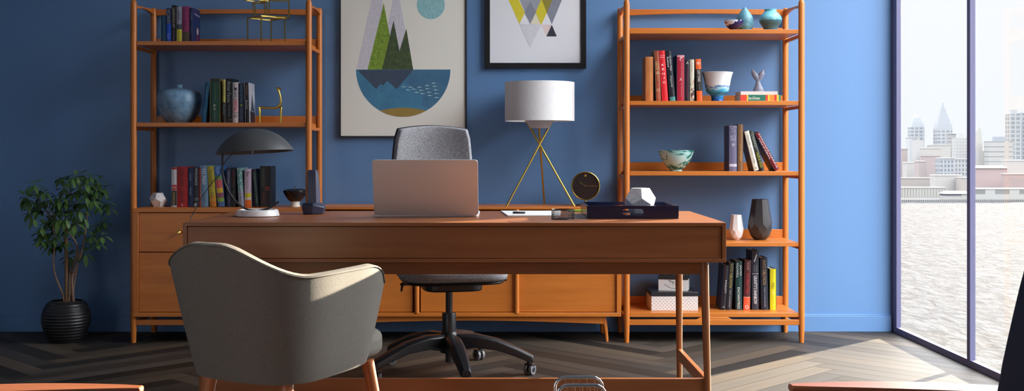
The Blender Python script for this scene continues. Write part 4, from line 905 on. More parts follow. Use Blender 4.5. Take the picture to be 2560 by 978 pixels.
# ------------------------------------------------------------------ plant
Yv = 5.99; pcx = X(165.5, Yv); t = thing('potted_plant', 'bushy umbrella plant in a ribbed black pot by the left wall', 'plant', (pcx, Yv, 0)); o = t.location
POT = mat('black_ribbed_pot', (.010, .011, .013), .42)
prof = []; zt_ = Z(752, Yv); zs_ = [(40, 0), (49, .03), (58, .085), (60.5, .12), (58, .16), (50, .198), (41, zt_)]
sp_ = smoothprof([(a/F*Yv*.97, b) for a, b in zs_], 22)
for k, (r, z_) in enumerate(sp_): prof.append((r+.0014*math.sin(z_/zt_*2*PI*13), z_))
prof += [(sp_[-1][0]-.008, zt_), (sp_[-1][0]-.008, zt_-.03)]
m = MB(o); m.lathe(prof, o, POT, 64); m.build('pot', t, smooth=80)
def soil(t_):
    n = t_.new('ShaderNodeTexNoise', Scale=60.0, Detail=5.0); t_.link(coords(t_, (1, 1, 1)), n.inputs['Vector']); t_.link(ramp(t_, n.outputs[0], [(.3, (.03, .022, .014)), (.7, (.10, .075, .045))]), t_.b.inputs['Base Color']); bump(t_, n.outputs[0], .6, .01)
m = MB(o); m.lathe([(sp_[-1][0]-.01, zt_-.02), (sp_[-1][0]-.02, zt_-.008), (.001, zt_-.004)], o, mat('potting_soil', rough=.9, fn=soil), 32); m.build('soil', t)
def PP(px, py, dy=0): Y = Yv+dy; return Vector((X(px, Y), Y, Z(py, Y)))
BARK = mat('plant_stem', (.23, .14, .09), .7, fn=lambda t_: (lambda n: (t_.link(coords(t_, (60, 60, 200)), n.inputs['Vector']), t_.link(ramp(t_, n.outputs[0], [(.3, (.16, .09, .06)), (.7, (.34, .22, .15))]), t_.b.inputs['Base Color'])))(t_.new('ShaderNodeTexNoise', Scale=1.0, Detail=3.0)))
base = [(161, 755), (164, 755), (176, 755), (180, 755), (185, 755)]
stems = [[PP(161, 754), PP(157, 735), PP(146, 710), PP(136, 680), PP(134, 640), PP(138, 605), PP(132, 565), PP(118, 530), PP(103, 508), PP(88, 485)],
         [PP(172, 754, .02), PP(174, 700, .03), PP(170, 650, .03), PP(160, 580, .03), PP(170, 520, .02), PP(176, 480), PP(172, 455)],
         [PP(184, 754, -.01), PP(181, 720, -.01), PP(182, 690), PP(200, 645), PP(210, 600), PP(216, 560), PP(219, 510), PP(222, 470), PP(215, 440)],
         [PP(182, 752, .03), PP(184, 720, .03), PP(192, 670, .05), PP(196, 632, .06), PP(188, 600, .08), PP(192, 560, .08), PP(190, 500, .05)],
         [PP(178, 752, .04), PP(177, 690, .05), PP(192, 630, -.02), PP(186, 600, -.04), PP(150, 560, -.06), PP(120, 520, -.05)]]
for k, s in enumerate(stems):
    m = MB(o); P_ = catmull(s, 5); n = len(P_); m.tube(P_, [.0062*(1-.62*i/n) for i in range(n)], BARK, 9); m.build('stem', t)
m = MB(o); m.tube([PP(166, 756), PP(165.5, 640), PP(164, 556)], [.0085, .0085, .008], mat('stake', (.20, .11, .045), .6), 12); m.build('support_stake', t)
LEAF = mat('umbrella_leaf', (.055, .125, .03), .38, fn=lambda t_: (lambda n: (t_.link(coords(t_, (18, 18, 18)), n.inputs['Vector']), t_.link(ramp(t_, n.outputs[0], [(.3, (.035, .095, .022)), (.7, (.09, .17, .045))]), t_.b.inputs['Base Color'])))(t_.new('ShaderNodeTexNoise', Scale=1.0, Detail=2.0)))
rnd = random.Random(11)
clusters = [(72, 497), (85, 460), (62, 490), (100, 475), (95, 520), (72, 530), (110, 500), (127, 497), (150, 490), (120, 550), (85, 545), (105, 565), (118, 580), (136, 535), (165, 545), (150, 520), (155, 445), (172, 455), (160, 470), (205, 436), (190, 440), (180, 445), (215, 455), (220, 470), (200, 470), (247, 452), (262, 470), (245, 470), (235, 500), (208, 506), (246, 515), (268, 505), (272, 520), (190, 505), (165, 500), (150, 612), (130, 615), (138, 590), (163, 600), (175, 640), (214, 632), (248, 563), (262, 553), (228, 590), (245, 610), (185, 540), (200, 525), (210, 545), (190, 560), (105, 580), (100, 600), (232, 480), (225, 440), (140, 570), (120, 600), (196, 480), (180, 520), (90, 510), (205, 575), (170, 570), (148, 545), (183, 485), (255, 590), (140, 505), (215, 490), (110, 480)]
def leaflet(m, c, d, L, w, droop):
    i = m.mi(LEAF); d = d.normalized(); up = Vector((0, 0, 1)); s = d.cross(up)
    s = s.normalized() if s.length > .05 else Vector((1, 0, 0))
    rows = []; 
    for f, ww in ((.0, .05), (.14, .08), (.28, .6), (.5, .98), (.68, .95), (.86, .55), (1, .03)):
        p = c+d*L*f+Vector((0, 0, -droop*L*f*f)); up2 = Vector((0, 0, .12*w*ww))
        rows.append([m.bm.verts.new(p+s*w*ww*.5+up2-m.o), m.bm.verts.new(p-m.o), m.bm.verts.new(p-s*w*ww*.5+up2-m.o)])
    for A, B in zip(rows, rows[1:]):
        for k in (0, 1): m.bm.faces.new([A[k], A[k+1], B[k+1], B[k]]).material_index = i
m = MB(o); allstem = [p for s in stems for p in catmull(s, 5)]
mt = MB(o)
for k, (px, py) in enumerate(clusters):
    dy = rnd.uniform(-.12, .10) if k > 8 else rnd.uniform(-.08, .05)
    c = PP(px, py, dy); nl = rnd.choice([6, 7, 7, 8]); az0 = rnd.uniform(0, 6.28); L = rnd.uniform(.050, .066); tiltx = Vector((rnd.uniform(-.35, .35), rnd.uniform(.35, 1.3), 0))
    for j in range(nl):
        a = az0+2*PI*j/nl; d = Vector((math.cos(a), math.sin(a), 0))+Vector((0, 0, -.18+math.cos(a)*tiltx.x+math.sin(a)*tiltx.y))
        leaflet(m, c+d.normalized()*.004, d, L*rnd.uniform(.8, 1.05), L*.40, rnd.uniform(.1, .55))
    s = min(allstem, key=lambda p: (p-c-Vector((0, 0, -.05))).length if p.z < c.z+.02 else 9)
    mt.tube([s, (s+c)/2+Vector((0, 0, .01)), c], [.0016, .0013, .001], LEAF, 5)
fo = m.build('foliage', t, recalc=False, smooth=60); mt.build('leaf_stalks', t)

# ------------------------------------------------------------------ office chair behind the desk
ocx, ocy = -.25, 5.10; t = thing('office_chair', 'black swivel office chair with grey tweed back behind the desk', 'chair', (ocx, ocy, 0)); o = t.location
def tweed(t_):
    n = t_.new('ShaderNodeTexNoise', Scale=1.0, Detail=3.0, Roughness=.7); t_.link(coords(t_, (620, 620, 200)), n.inputs['Vector'])
    n2 = t_.new('ShaderNodeTexNoise', Scale=1.0, Detail=1.0); t_.link(coords(t_, (200, 200, 620)), n2.inputs['Vector'])
    a = t_.new('ShaderNodeMath', operation='ADD'); t_.link(n.outputs[0], a.inputs[0]); t_.link(n2.outputs[0], a.inputs[1]); h = t_.new('ShaderNodeMath', operation='MULTIPLY'); t_.link(a.outputs[0], h.inputs[0]); h.inputs[1].default_value = .5
    t_.link(ramp(t_, h.outputs[0], [(.36, (.12, .122, .14)), (.5, (.30, .305, .335)), (.64, (.56, .57, .60))]), t_.b.inputs['Base Color']); bump(t_, h.outputs[0], .4, .002)
TWEED = mat('grey_tweed', rough=.9, fn=tweed); CHB = mat('chair_black', (.014, .015, .018), .36)
# local chair space: +y is behind the sitter; the chair is turned a little
turn = R(12)
def rotz(v): c, s = math.cos(turn), math.sin(turn); return Vector((v[0]*c-v[1]*s, v[0]*s+v[1]*c, v[2]))
def back_sheet(m, mm, y_off, grow, n=14, mrows=12):
    i = m.mi(mm); rows = []; zt2 = 1.135; zb_2 = .56
    for r_ in range(mrows+1):
        f = r_/mrows; hw = (.202-.03*abs(f-.35)**1.5*1.6+grow); row = []
        for c_ in range(n+1):
            u = -1+2*c_/n; crown = .016*(1-u*u)
            ztop = zt2-.014+crown+grow; z_ = zb_2+(ztop-zb_2)*f
            if f > .9: hwk = hw-(.010 if f == 1 else .001)
            else: hwk = hw
            x = u*hwk-.042; y = .20+.045*math.sin(PI*f*.9)-.055*(u*u)+.05*f+y_off
            row.append(m.bm.verts.new(rotz((x, y, z_))))
        rows.append(row)
    for A, B in zip(rows, rows[1:]):
        for k in range(n): m.bm.faces.new([A[k], A[k+1], B[k+1], B[k]]).material_index = i
m = MB(); back_sheet(m, TWEED, 0, 0); ob = m.build('backrest', t, smooth=60, solid=.028, bevel=.006)
m = MB(); back_sheet(m, CHB, .034, .004); m.build('back_shell', t, smooth=60, solid=.022, bevel=.006)
def slab(m, mm, pts, z0, z1, mx=None): m.prism([tuple(rotz((x, y, 0)))[:2] for x, y in pts], z0, z1, mm, 'z')
seat = [(.24*math.copysign(abs(math.cos(a))**.5, math.cos(a)), -.05+.235*math.copysign(abs(math.sin(a))**.5, math.sin(a))) for a in [2*PI*k/40 for k in range(40)]]
m = MB(); slab(m, TWEED, seat, .445, .50); m.build('seat', t, bevel=.02, smooth=60, seg=4)
m = MB(); slab(m, CHB, [(x*.94, -.05+(y+.05)*.94) for x, y in seat], .432, .447); slab(m, CHB, [(x*.55, -.03+y*.55) for x, y in seat], .395, .433); m.build('seat_pan', t, bevel=.008, smooth=60)
m = MB(); m.tube([rotz((-.08, .0, .415)), rotz((-.215, -.02, .418)), rotz((-.222, -.022, .412))], [.008, .008, .008], CHB, 10); m.tube([rotz((-.215, -.02, .416)), rotz((-.222, -.03, .385))], [.006, .004], CHB, 8); m.build('tilt_lever', t)
m = MB(); m.bar(rotz((.06, -.05, .405)), rotz((.25, -.09, .437)), .03, .012, CHB, w2=.04); m.build('seat_lever', t, bevel=.004)
m = MB(); m.bar(rotz((0, .10, .415)), rotz((0, .26, .43)), .07, .02, CHB); m.bar(rotz((0, .255, .42)), rotz((0, .30, .64)), .07, .018, CHB, up=(0, 1, 0)); m.build('back_bracket', t, bevel=.006)
m = MB(); m.lathe([(.017, .055), (.017, .19), (.032, .19), (.032, .275), (.030, .28), (.016, .281), (.016, .40)], (0, 0, 0), mat('gas_lift', (.03, .034, .04), .32, .4), 24);  m.build('gas_lift', t)
m = MB(); m.lathe([(.040, .10), (.048, .12), (.046, .175), (.034, .195)], (0, 0, 0), CHB, 30); m.build('hub', t)
CAST = mat('caster_grey', (.16, .16, .17), .4)
for k in range(5):
    a = R(-76+72*k); d = Vector((math.cos(a), math.sin(a), 0)); s = Vector((-d.y, d.x, 0))
    m = MB(); i = m.mi(CHB); rows = []
    for f, zt2, hh_, ww in ((.03, .185, .075, .030), (.12, .186, .060, .034), (.22, .165, .050, .032), (.31, .128, .042, .028), (.368, .100, .040, .024), (.385, .090, .030, .020)):
        c = d*f; rows.append([m.bm.verts.new(c+s*ww*e+Vector((0, 0, z_))) for e, z_ in ((-1, zt2-hh_), (-1.0, zt2-.012), (-.62, zt2), (.62, zt2), (1.0, zt2-.012), (1, zt2-hh_))])
    for A, B in zip(rows, rows[1:]):
        for j in range(6): m.bm.faces.new([A[j], A[(j+1) % 6], B[(j+1) % 6], B[j]]).material_index = i
    m.bm.faces.new(rows[0]).material_index = i; m.bm.faces.new(rows[-1]).material_index = i
    lg = m.build('base_leg', t, bevel=.003, smooth=45)
    m = MB(); c = d*.362; cr = .025; q_ = Vector((math.cos(a+1.1), math.sin(a+1.1), 0)); c2 = c+q_*.012
    m.tube([c+Vector((0, 0, .05)), c+Vector((0, 0, .068))], .008, CHB, 10)
    ax = Vector((-q_.y, q_.x, 0))
    for e in (-1, 1):
        m.tube([c2+ax*.006*e+Vector((0, 0, cr)), c2+ax*.020*e+Vector((0, 0, cr))], cr, CAST, 22)
    m.tube([c2+ax*-.022+Vector((0, 0, cr)), c2+ax*.022+Vector((0, 0, cr))], .012, CHB, 14)
    m.bar(c2+ax*-.021+Vector((0, 0, .046)), c2+ax*.021+Vector((0, 0, .046)), .030, .012, CHB); m.build('caster', lg, bevel=.002)

# ------------------------------------------------------------------ grey armchair in front of the desk
acx, acy, ath = -.690, 3.50, R(-31)
t = thing('armchair', 'grey upholstered armchair with wooden legs in front of the desk', 'chair', (acx, acy, 0), rot=(0, 0, ath))
GREYF = mat('grey_upholstery', rough=.85, fn=fabric((.125, .116, .102), (.195, .182, .160), 500, .5))
Z0 = .335
def shell_pt(u, v, off=0):
    """u in [-1,1] from the left arm front round the back to the right arm front, v height fraction"""
    # plan: superellipse U
    a = u*R(128); n_ = 3.4
    A_, B_ = .276+off, .276+off
    ca, sa = math.sin(a), -math.cos(a)
    r = 1/((abs(ca)/A_)**n_+(abs(sa)/B_)**n_)**(1/n_)
    x, y = r*ca, r*sa
    au = abs(u)
    # height of the rim
    if au < .08: h = .745
    elif au < .47: f = (au-.08)/.39; f = f*f*(3-2*f); h = .745-.091*f
    else: h = .654+.012*(au-.47)/.53
    if au > .84: f = min(1, (au-.84)/.16); h -= .075*(1-math.sqrt(max(0, 1-f*f*.98)))
    zb2 = Z0+.012*max(0, (au-.5)/.5)
    z_ = zb2+(h-zb2)*v
    taper = .80+.20*v**.8                                                # narrower at the bottom
    lean = -.055*v*(1-min(1, au/.8))                                      # back leans out
    return Vector((x*taper, y*(.84+.16*v)+lean, z_))
def shell(m, mm, off, flip=False, NU=64, NV=14):
    i = m.mi(mm); g = [[m.bm.verts.new(shell_pt(-1+2*k/NU, j/NV, off)) for k in range(NU+1)] for j in range(NV+1)]
    for A, B in zip(g, g[1:]):
        for k in range(NU): m.bm.faces.new([A[k], A[k+1], B[k+1], B[k]]).material_index = i
    return g
m = MB(); i = m.mi(GREYF); NU, NV = 64, 14
go = shell(m, GREYF, 0); gi = shell(m, GREYF, -.036)
def stitch(Ar, Br):
    for k in range(len(Ar)-1): m.bm.faces.new([Ar[k], Ar[k+1], Br[k+1], Br[k]]).material_index = i
# rounded rim and front edges
def mids(Ar, Br, up):
    out = []
    for a, b in zip(Ar, Br): out.append(m.bm.verts.new((a.co+b.co)/2+up(a, b)))
    return out
rim = mids(go[-1], gi[-1], lambda a, b: Vector((0, 0, .005))); stitch(go[-1], rim); stitch(rim, gi[-1]); stitch(go[0], gi[0])
for col_i in (0, NU):
    Ao = [g[col_i] for g in go]; Bi = [g[col_i] for g in gi]
    mm_ = mids(Ao, Bi, lambda a, b: Vector((0, .012, 0))); mm_[-1].co = rim[col_i].co
    for A_, B_ in ((Ao, mm_), (mm_, Bi)):
        for k in range(NV): m.bm.faces.new([A_[k], A_[k+1], B_[k+1], B_[k]]).material_index = i
bmesh.ops.remove_doubles(m.bm, verts=m.bm.verts, dist=.0005)
m.build('upholstered_shell', t, smooth=60)
m = MB()                                                              # raised seam piping along the outside
pts = []
for k in range(65):
    u = -1+2*k/64; pts.append(shell_pt(u, 1, .001)+Vector((0, 0, -.004)))
m.tube(pts, .0018, GREYF, 6); m.build('piping', t)
m = MB(); seatp = [(.205*math.copysign(abs(math.cos(a))**.6, math.cos(a)), .075+.265*math.copysign(abs(math.sin(a))**.6, math.sin(a))) for a in [2*PI*k/44 for k in range(44)]]
m.prism(seatp, .352, .432, GREYF, 'z'); m.build('seat_cushion', t, bevel=.028, seg=5, smooth=60)
m = MB(); m.prism([(x*.86, .02+(y-.075)*.80) for x, y in seatp], .325, .352, GREYF, 'z'); m.build('seat_base', t, bevel=.012, smooth=60)
LEGW = mat('armchair_leg_wood', rough=.35, fn=wood(2, (.40, .13, .05), (.56, .21, .085)))
for x, y in ((-.15, -.15), (.15, -.15), (.175, .20), (-.175, .20)):
    m = MB(); m.tube([(x*1.28, y*1.25, 0), (x, y, .345)], [.0115, .021], LEGW, 18); m.build('leg', t)

# ------------------------------------------------------------------ foreground lounge chairs (only an arm and a back edge reach into the picture)
ARMW = mat('lounge_arm_wood', rough=.33, fn=wood(0, (.34, .105, .045), (.48, .17, .075)))
NAVYF = mat('navy_upholstery', (.006, .018, .044), .85)
def lounge(label, ax, ay, az, flip, group='wooden-armed lounge chairs'):
    """local: the chair faces -x, tip of its far armrest at the origin of x; far armrest centre line at y = 0, near one at y = -.66"""
    t = thing('lounge_chair', label, 'chair', (ax, ay, 0), group, (0, 0, PI if flip else 0))
    for y in (0, -.66):
        m = MB(); N = 14; i = m.mi(ARMW); rows = []
        for k in range(N+1):
            f = k/N; x = .62*f; zc2 = az-.006*f-.022*f*f+.004*math.sin(PI*f); w = .030+.045*math.sin(min(1, f*2.2)*PI/2); th2 = .014+.016*min(1, f*4)
            if k == 0: w = .026; th2 = .012
            rows.append([m.bm.verts.new((x, y+e*w/2, zc2+g*th2-.0)) for e, g in ((-1, 0), (1, 0), (.8, -1), (-.8, -1))])
        for A, B in zip(rows, rows[1:]):
            for j in range(4): m.bm.faces.new([A[j], A[(j+1) % 4], B[(j+1) % 4], B[j]]).material_index = i
        m.bm.faces.new(rows[0]).material_index = i; m.bm.faces.new(rows[-1]).material_index = i
        m.build('armrest', t, bevel=.004, smooth=50)
        for x, x2, zt2 in ((.09, .04, az-.03), (.50, .60, az-.045)):
            m = MB(); m.tube([(x2, y, 0), (x, y, zt2)], [.013, .019], ARMW, 16); m.build('leg', t)
        m = MB(); m.bar((.075, y, .30), (.53, y, .27), .022, .05, ARMW); m.build('side_rail', t, bevel=.003)
    m = MB(); m.bar((.08, 0, .29), (.08, -.66, .29), .022, .05, ARMW); m.bar((.53, 0, .27), (.53, -.66, .27), .022, .05, ARMW); m.build('cross_rail', t, bevel=.003)
    m = MB(); m.prism([(.03, .33), (.50, .29), (.52, .41), (.05, .46)], -.62, -.04, NAVYF, 'y'); m.build('seat_cushion', t, bevel=.03, seg=4, smooth=60)
    return t
Ya = 1.97; za = Z(962, Ya)
ln = lounge('navy lounge chair with wooden arms in the right foreground', X(1973, Ya), Ya, za, False)
m = MB()
lx_ = lambda px, py: X(px, 1.935)-ln.location.x
prof = [(px, py) for px, py in ((2475, 1060), (2487, 978), (2500, 905), (2514, 840), (2528, 778), (2543, 715), (2560, 652), (2580, 590), (2610, 520), (2650, 460))]
A_ = [(lx_(px, py), Z(py, 1.935)) for px, py in prof]; B_ = [(x+.13-.03*k/9, z_+.0) for k, (x, z_) in enumerate(A_)]
m.prism(A_+B_[::-1], -.62, -.035, NAVYF, 'y'); m.build('back_cushion', ln, bevel=.012, seg=3, smooth=60)
l2 = lounge('navy lounge chair in the left foreground, only its wooden arm tip in view', X(356, Ya), Ya-.66, Z(966.5, Ya), True)
m = MB(); A2 = [(x+.0, z_) for x, z_ in A_]; m.prism(A2+B_[::-1], -.62, -.035, NAVYF, 'y'); m.build('back_cushion', l2, bevel=.012, seg=3, smooth=60)

# ------------------------------------------------------------------ chrome magazine rack
CHR = mat('chrome', (.72, .75, .80), .12, 1.0)
Yg = 3.05; gx = X(1446.5, Yg); t = thing('magazine_rack', 'small chrome wire magazine rack standing in front of the desk', 'rack', (gx, Yg-.05, 0)); o = t.location
for y, p0, p1, py in ((Yg, 1387, 1506, 943.5), (Yg-.105, 1392.5, 1514, 963.5)):
    xa, xb, zt2 = X(p0, y), X(p1, y), Z(py, y); r = .028; m = MB(o)
    P_ = [(xa, y, .006), (xa, y, zt2-r)]+[(xa+r-r*math.cos(R(a)), y, zt2-r+r*math.sin(R(a))) for a in (20, 45, 70, 90)]+[(xb-r+r*math.sin(R(a)), y, zt2-r+r*math.cos(R(a))) for a in (0, 20, 45, 70, 90)]+[(xb, y, .006)]
    m.tube(P_, .0046, CHR, 12); m.build('hoop', t)
    m = MB(o)
    for k in range(5):
        x = xa+(xb-xa)*(.22+.155*k); m.tube([(x, y, .09), (x, y, zt2+.0045)], .0007, CHR, 6)
    for z_ in (.09, .2): m.tube([(xa, y, z_), (xb, y, z_)], .002, CHR, 8)
    m.build('wires', t)
m = MB(o)
for p0 in (1387, 1506): m.tube([(X(p0, Yg), Yg, .09), (X(p0+5, Yg-.105), Yg-.105, .09)], .0035, CHR, 8); m.tube([(X(p0, Yg), Yg, .006), (X(p0+5, Yg-.105), Yg-.105, .006)], .0045, CHR, 8)
m.build('base_bars', t)

# ------------------------------------------------------------------ outside: river and far bank
ZW = Z(505, 900.0)
def water_fn(t):
    v = coords(t, (1.0, .42, 1)); n = t.new('ShaderNodeTexNoise', Scale=.35, Detail=9.0, Roughness=.62, Distortion=.6); t.link(v, n.inputs['Vector'])
    t.link(ramp(t, n.outputs[0], [(.35, (.026, .027, .029)), (.5, (.043, .0445, .047)), (.62, (.058, .060, .063))]), t.b.inputs['Base Color']); bump(t, n.outputs[0], 1.0, 2.2)
WATER = mat('grey_river_water', rough=.9, fn=water_fn, **{'Specular IOR Level': .05})
m = MB(); m.face([(-40, 20, ZW), (900, 20, ZW), (1500, 905, ZW), (-400, 905, ZW)], WATER)
w_o = m.build('river', recalc=False, smooth=None); struct(w_o)
BANK = mat('quay_stone', (.07, .07, .068), .9)
m = MB(); m.box(-400, 1500, 903, 1300, ZW-2, ZW+1.4, BANK); struct(m.build('ground'))
def facade(name, wall, win, bw, bh, mo):
    def f(t):
        c = t.new('ShaderNodeTexCoord'); s = t.new('ShaderNodeSeparateXYZ'); t.link(c.outputs['Object'], s.inputs[0])
        a = t.new('ShaderNodeMath', operation='ADD'); t.link(s.outputs['X'], a.inputs[0]); t.link(s.outputs['Y'], a.inputs[1])
        k = t.new('ShaderNodeCombineXYZ'); t.link(a.outputs[0], k.inputs[0]); t.link(s.outputs['Z'], k.inputs[1])
        b_ = t.new('ShaderNodeTexBrick', Scale=1.0, offset=0.0); b_.inputs['Brick Width'].default_value = bw; b_.inputs['Row Height'].default_value = bh; b_.inputs['Mortar Size'].default_value = mo
        b_.inputs['Mortar Smooth'].default_value = 0
        t.link(k.outputs[0], b_.inputs['Vector']); b_.inputs['Color1'].default_value = srgb(*win); b_.inputs['Color2'].default_value = srgb(*[min(255, x+8) for x in win]); b_.inputs['Mortar'].default_value = srgb(*wall); t.link(b_.outputs[0], t.b.inputs['Base Color'])
    return mat(name, rough=.9, fn=f, **{'Specular IOR Level': .1})
K = .50                                                                # brightness of the far bank colours, which have haze painted in
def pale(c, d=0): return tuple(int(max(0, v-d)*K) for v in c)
def raise_building(label, p0, p1, ytop, D, wall, win=None, bw=4, bh=3.6, mo=1.4, dep=12, roof=None, crown=None, ybot=505, cat='building', group='buildings on the far bank'):
    sc = D/F; x0, x1 = X(p0, D), X(p1, D); zt2 = Z(ytop, D); zb2 = ZW+1.4
    t = thing('building', label, cat, ((x0+x1)/2, D+dep/2, zb2), group); o = t.location
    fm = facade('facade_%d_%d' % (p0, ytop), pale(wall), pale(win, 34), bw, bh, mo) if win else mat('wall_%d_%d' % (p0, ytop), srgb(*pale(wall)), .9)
    m = MB(o); m.box(x0, x1, D, D+dep, zb2, zt2, fm); m.build('walls', t)
    w = x1-x0; cx2 = (x0+x1)/2; cm = mat('crown_%d_%d' % (p0, ytop), srgb(*pale(roof or wall)), .9)
    m = MB(o)
    if crown == 'spire':                                                # stepped gables narrowing to a mast
        z_ = zt2
        for f0, f1, dz in ((1.0, .92, 5), (.84, .72, 6), (.62, .5, 6), (.4, .3, 6), (.2, .06, 7)):
            hw0, hw1 = w/2*f0, w/2*f1; cy2 = D+dep/2
            A = [m.bm.verts.new(Vector((cx2+e*hw0, cy2+g*dep/2*f0, z_))-m.o) for e, g in ((-1, -1), (1, -1), (1, 1), (-1, 1))]; B = [m.bm.verts.new(Vector((cx2+e*hw1, cy2+g*dep/2*f1, z_+dz))-m.o) for e, g in ((-1, -1), (1, -1), (1, 1), (-1, 1))]
            i = m.mi(cm)
            for j in range(4): m.bm.faces.new([A[j], A[(j+1) % 4], B[(j+1) % 4], B[j]]).material_index = i
            z_ += dz
        m.tube([(cx2, D+dep/2, z_-.5), (cx2, D+dep/2, Z(264, D))], [.5, .15], cm, 6)
    elif crown == 'gable':
        for f0, f1, dz, z_ in ((1.0, .85, 5, zt2), (.74, .5, 6, zt2+5), (.4, .06, 4, zt2+11)):
            A = [m.bm.verts.new(Vector((cx2+e*w/2*f0, D+dep/2+g*dep/2*f0, z_))-m.o) for e, g in ((-1, -1), (1, -1), (1, 1), (-1, 1))]; B = [m.bm.verts.new(Vector((cx2+e*w/2*f1, D+dep/2+g*dep/2*f1, z_+dz))-m.o) for e, g in ((-1, -1), (1, -1), (1, 1), (-1, 1))]
            i = m.mi(cm)
            for j in range(4): m.bm.faces.new([A[j], A[(j+1) % 4], B[(j+1) % 4], B[j]]).material_index = i
    elif crown == 'clock':
        z_ = zt2
        for f, dz in ((.75, 10), (.5, 8), (.3, 6)): m.box(cx2-w/2*f, cx2+w/2*f, D+2, D+2+w*f, z_, z_+dz, cm); z_ += dz
        m.tube([(cx2, D+4, z_), (cx2, D+4, z_+7)], [1.4, .3], cm, 8)
    elif crown == 'block': m.box(x0+w*.28, x1-w*.22, D+4, D+dep-4, zt2, zt2+(11*sc), cm)
    elif crown == 'mast': m.box(x0+w*.35, x1-w*.35, D+4, D+dep-4, zt2, zt2+6*sc, cm); m.tube([(cx2, D+6, zt2), (cx2, D+6, zt2+22*sc)], [.4, .2], cm, 6)
    elif crown == 'hip':
        A = [(x0-1, D-1, zt2), (x1+1, D-1, zt2), (x1+1, D+dep+1, zt2), (x0-1, D+dep+1, zt2)]; B = [(x0+w*.08, D+dep*.4, zt2+7*sc), (x1-w*.08, D+dep*.4, zt2+7*sc), (x1-w*.08, D+dep*.6, zt2+7*sc), (x0+w*.08, D+dep*.6, zt2+7*sc)]
        i = m.mi(cm); VA = [m.bm.verts.new(Vector(p)-m.o) for p in A]; VB = [m.bm.verts.new(Vector(p)-m.o) for p in B]
        for j in range(4): m.bm.faces.new([VA[j], VA[(j+1) % 4], VB[(j+1) % 4], VB[j]]).material_index = i
        m.bm.faces.new(VB).material_index = i
    else: m.box(x0-.3, x1+.3, D-.3, D+dep+.3, zt2, zt2+1.0, cm)
    m.build('roof', t)
    return t
QUEUE = []
def px_building(*a, **k): QUEUE.append((a, k))
WH = (238, 238, 236); WB_ = (206, 210, 216)
px_building('pale glass tower with stepped gable top, left in the window', 2279, 2311, 318, 1180, (226, 230, 234), (206, 213, 220), 5, 4, .9, 20, (205, 212, 220), 'gable')
px_building('pale glass tower with a tall spire, second from the left', 2343, 2381, 322, 1160, (228, 232, 236), (208, 214, 222), 5, 4, .9, 20, (206, 212, 220), 'spire')
px_building('tallest pale glass tower at the right edge of the skyline', 2524.5, 2553, 285, 1200, (228, 232, 235), (212, 218, 224), 6, 5, .8, 24, (222, 226, 230), 'block')
px_building('slender blue-white tower beside the tallest tower', 2552, 2600, 284, 1230, (222, 228, 234), (206, 216, 226), 8, 5, .8, 24)
px_building('wide tower block at the far left of the skyline', 2274, 2282, 345, 1150, (226, 230, 233))
px_building('white gridded office tower left of the mullion', 2390, 2418, 345, 1080, WH, (208, 212, 212), 3, 3.4, 1.1, 22, None, 'block')
px_building('grey banded office tower beside the white gridded tower', 2376.5, 2391, 336, 1100, (214, 214, 212), (180, 184, 188), 40, 4, 1.6)
px_building('tall white tower just right of the mullion', 2434, 2447, 328, 1090, WH, (218, 220, 220), 3, 4, 1.4, 20, None, 'mast')
px_building('white clock tower with a statue on top', 2445, 2460, 378, 1060, WH, (206, 206, 204), 6, 8, 3, 14, (228, 226, 220), 'clock')
px_building('horizontally banded white office block with a blue centre', 2472, 2533, 353, 1040, (232, 232, 228), (196, 198, 200), 60, 5.2, 2.2, 24, (196, 206, 218), 'block')
px_building('pink brick block at the left edge of the view', 2246, 2269, 374, 1000, (222, 208, 204), (242, 240, 238), 5, 5, 2.6, 20)
px_building('white church-like building with a square tower', 2292, 2310, 352, 1010, WH, (214, 214, 210), 8, 9, 5, 18, (216, 214, 206), 'mast')
px_building('long low white hospital block', 2328, 2377, 364, 1020, (236, 234, 228), (208, 206, 200), 18, 6, 4, 20)
px_building('cream block below the long white block', 2310, 2352, 372, 990, (236, 232, 226), (216, 210, 204), 5, 5, 3, 20)
px_building('rose brick block with stepped roof', 2313, 2351, 391, 970, (220, 204, 200), (240, 236, 234), 4, 4.5, 2.2, 20)
px_building('pale block behind the brown warehouse', 2267, 2300, 408, 960, (236, 234, 230), (214, 212, 208), 6, 5, 3, 20)
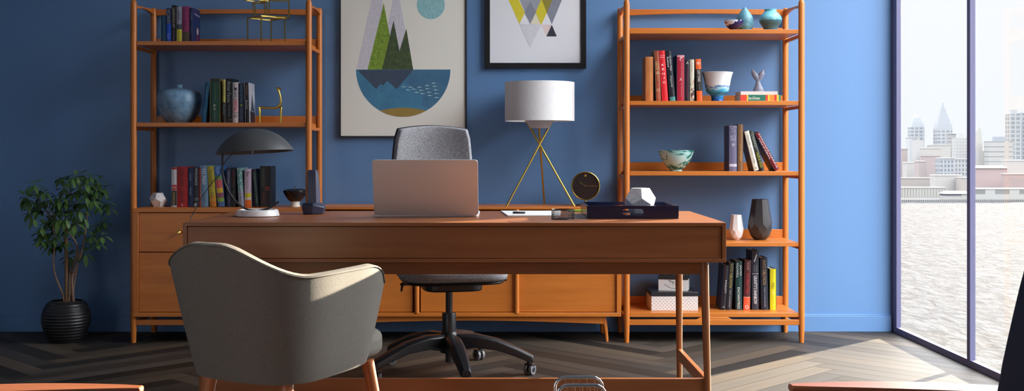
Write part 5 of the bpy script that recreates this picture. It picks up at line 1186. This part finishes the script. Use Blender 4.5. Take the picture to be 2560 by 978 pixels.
px_building('glass grid office building near the water', 2351, 2386, 397, 950, (222, 226, 230), (182, 190, 200), 3.2, 4, .8, 20)
px_building('striped glass office building left of the mullion', 2385, 2424, 399, 955, (226, 228, 230), (190, 196, 204), 3.2, 4, .8, 20)
px_building('small pink brick house in the middle of the left view', 2297, 2316, 405, 950, (224, 210, 206), (240, 238, 234), 4, 4.5, 2.4, 20)
px_building('red brick terrace with a long hipped roof', 2436, 2518, 421, 940, (226, 204, 202), (244, 238, 236), 4.5, 5, 2.6, 24, (212, 182, 182), 'hip')
px_building('white apartment block with small square windows', 2517, 2575, 403, 965, WH, (206, 204, 200), 6, 7, 4, 20)
px_building('dusty pink warehouse at the right edge', 2518, 2600, 437, 930, (220, 198, 196), (240, 232, 230), 5, 5, 2.8, 24)
px_building('long brown brick warehouse along the left bank', 2246, 2337, 447, 930, (214, 206, 198), (190, 184, 178), 3, 5, 1.6, 20)
px_building('plain cream building with a pink gable', 2338, 2405, 440, 925, (238, 234, 228), (220, 206, 202), 26, 18, 11, 18)
px_building('low pale shed between the towers', 2403, 2425, 446, 920, (226, 218, 210), (198, 190, 186), 5, 5, 2.6, 18)
px_building('long white riverside pavilion with pillars', 2436, 2600, 474, 910, (236, 236, 232), (208, 208, 204), 20, 14, 4, 12)
px_building('pale riverside terminal on the left bank', 2246, 2364, 471, 912, (226, 224, 216), (214, 212, 204), 2.4, 12, .9, 12)
px_building('grey roofed boathouse at the water', 2364, 2425, 485, 908, (232, 230, 226), (182, 182, 186), 30, 12, 3, 12, (196, 196, 200), 'hip')
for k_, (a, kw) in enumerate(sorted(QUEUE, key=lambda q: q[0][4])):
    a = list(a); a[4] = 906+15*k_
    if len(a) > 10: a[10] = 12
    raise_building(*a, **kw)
m = MB((X(2400, 902), 902, ZW)); 
for k in range(170): x = 240+k*1.7; m.box(x, x+1.1, 900.6, 901.2, ZW, ZW+2.0, BANK)
m.box(238, 530, 901.2, 902.8, ZW, ZW+1.6, mat('quay_pale', srgb(160, 160, 150), .9))
tag(m.build('quay_wall'), 'long low stone quay wall along the far bank', 'quay wall')
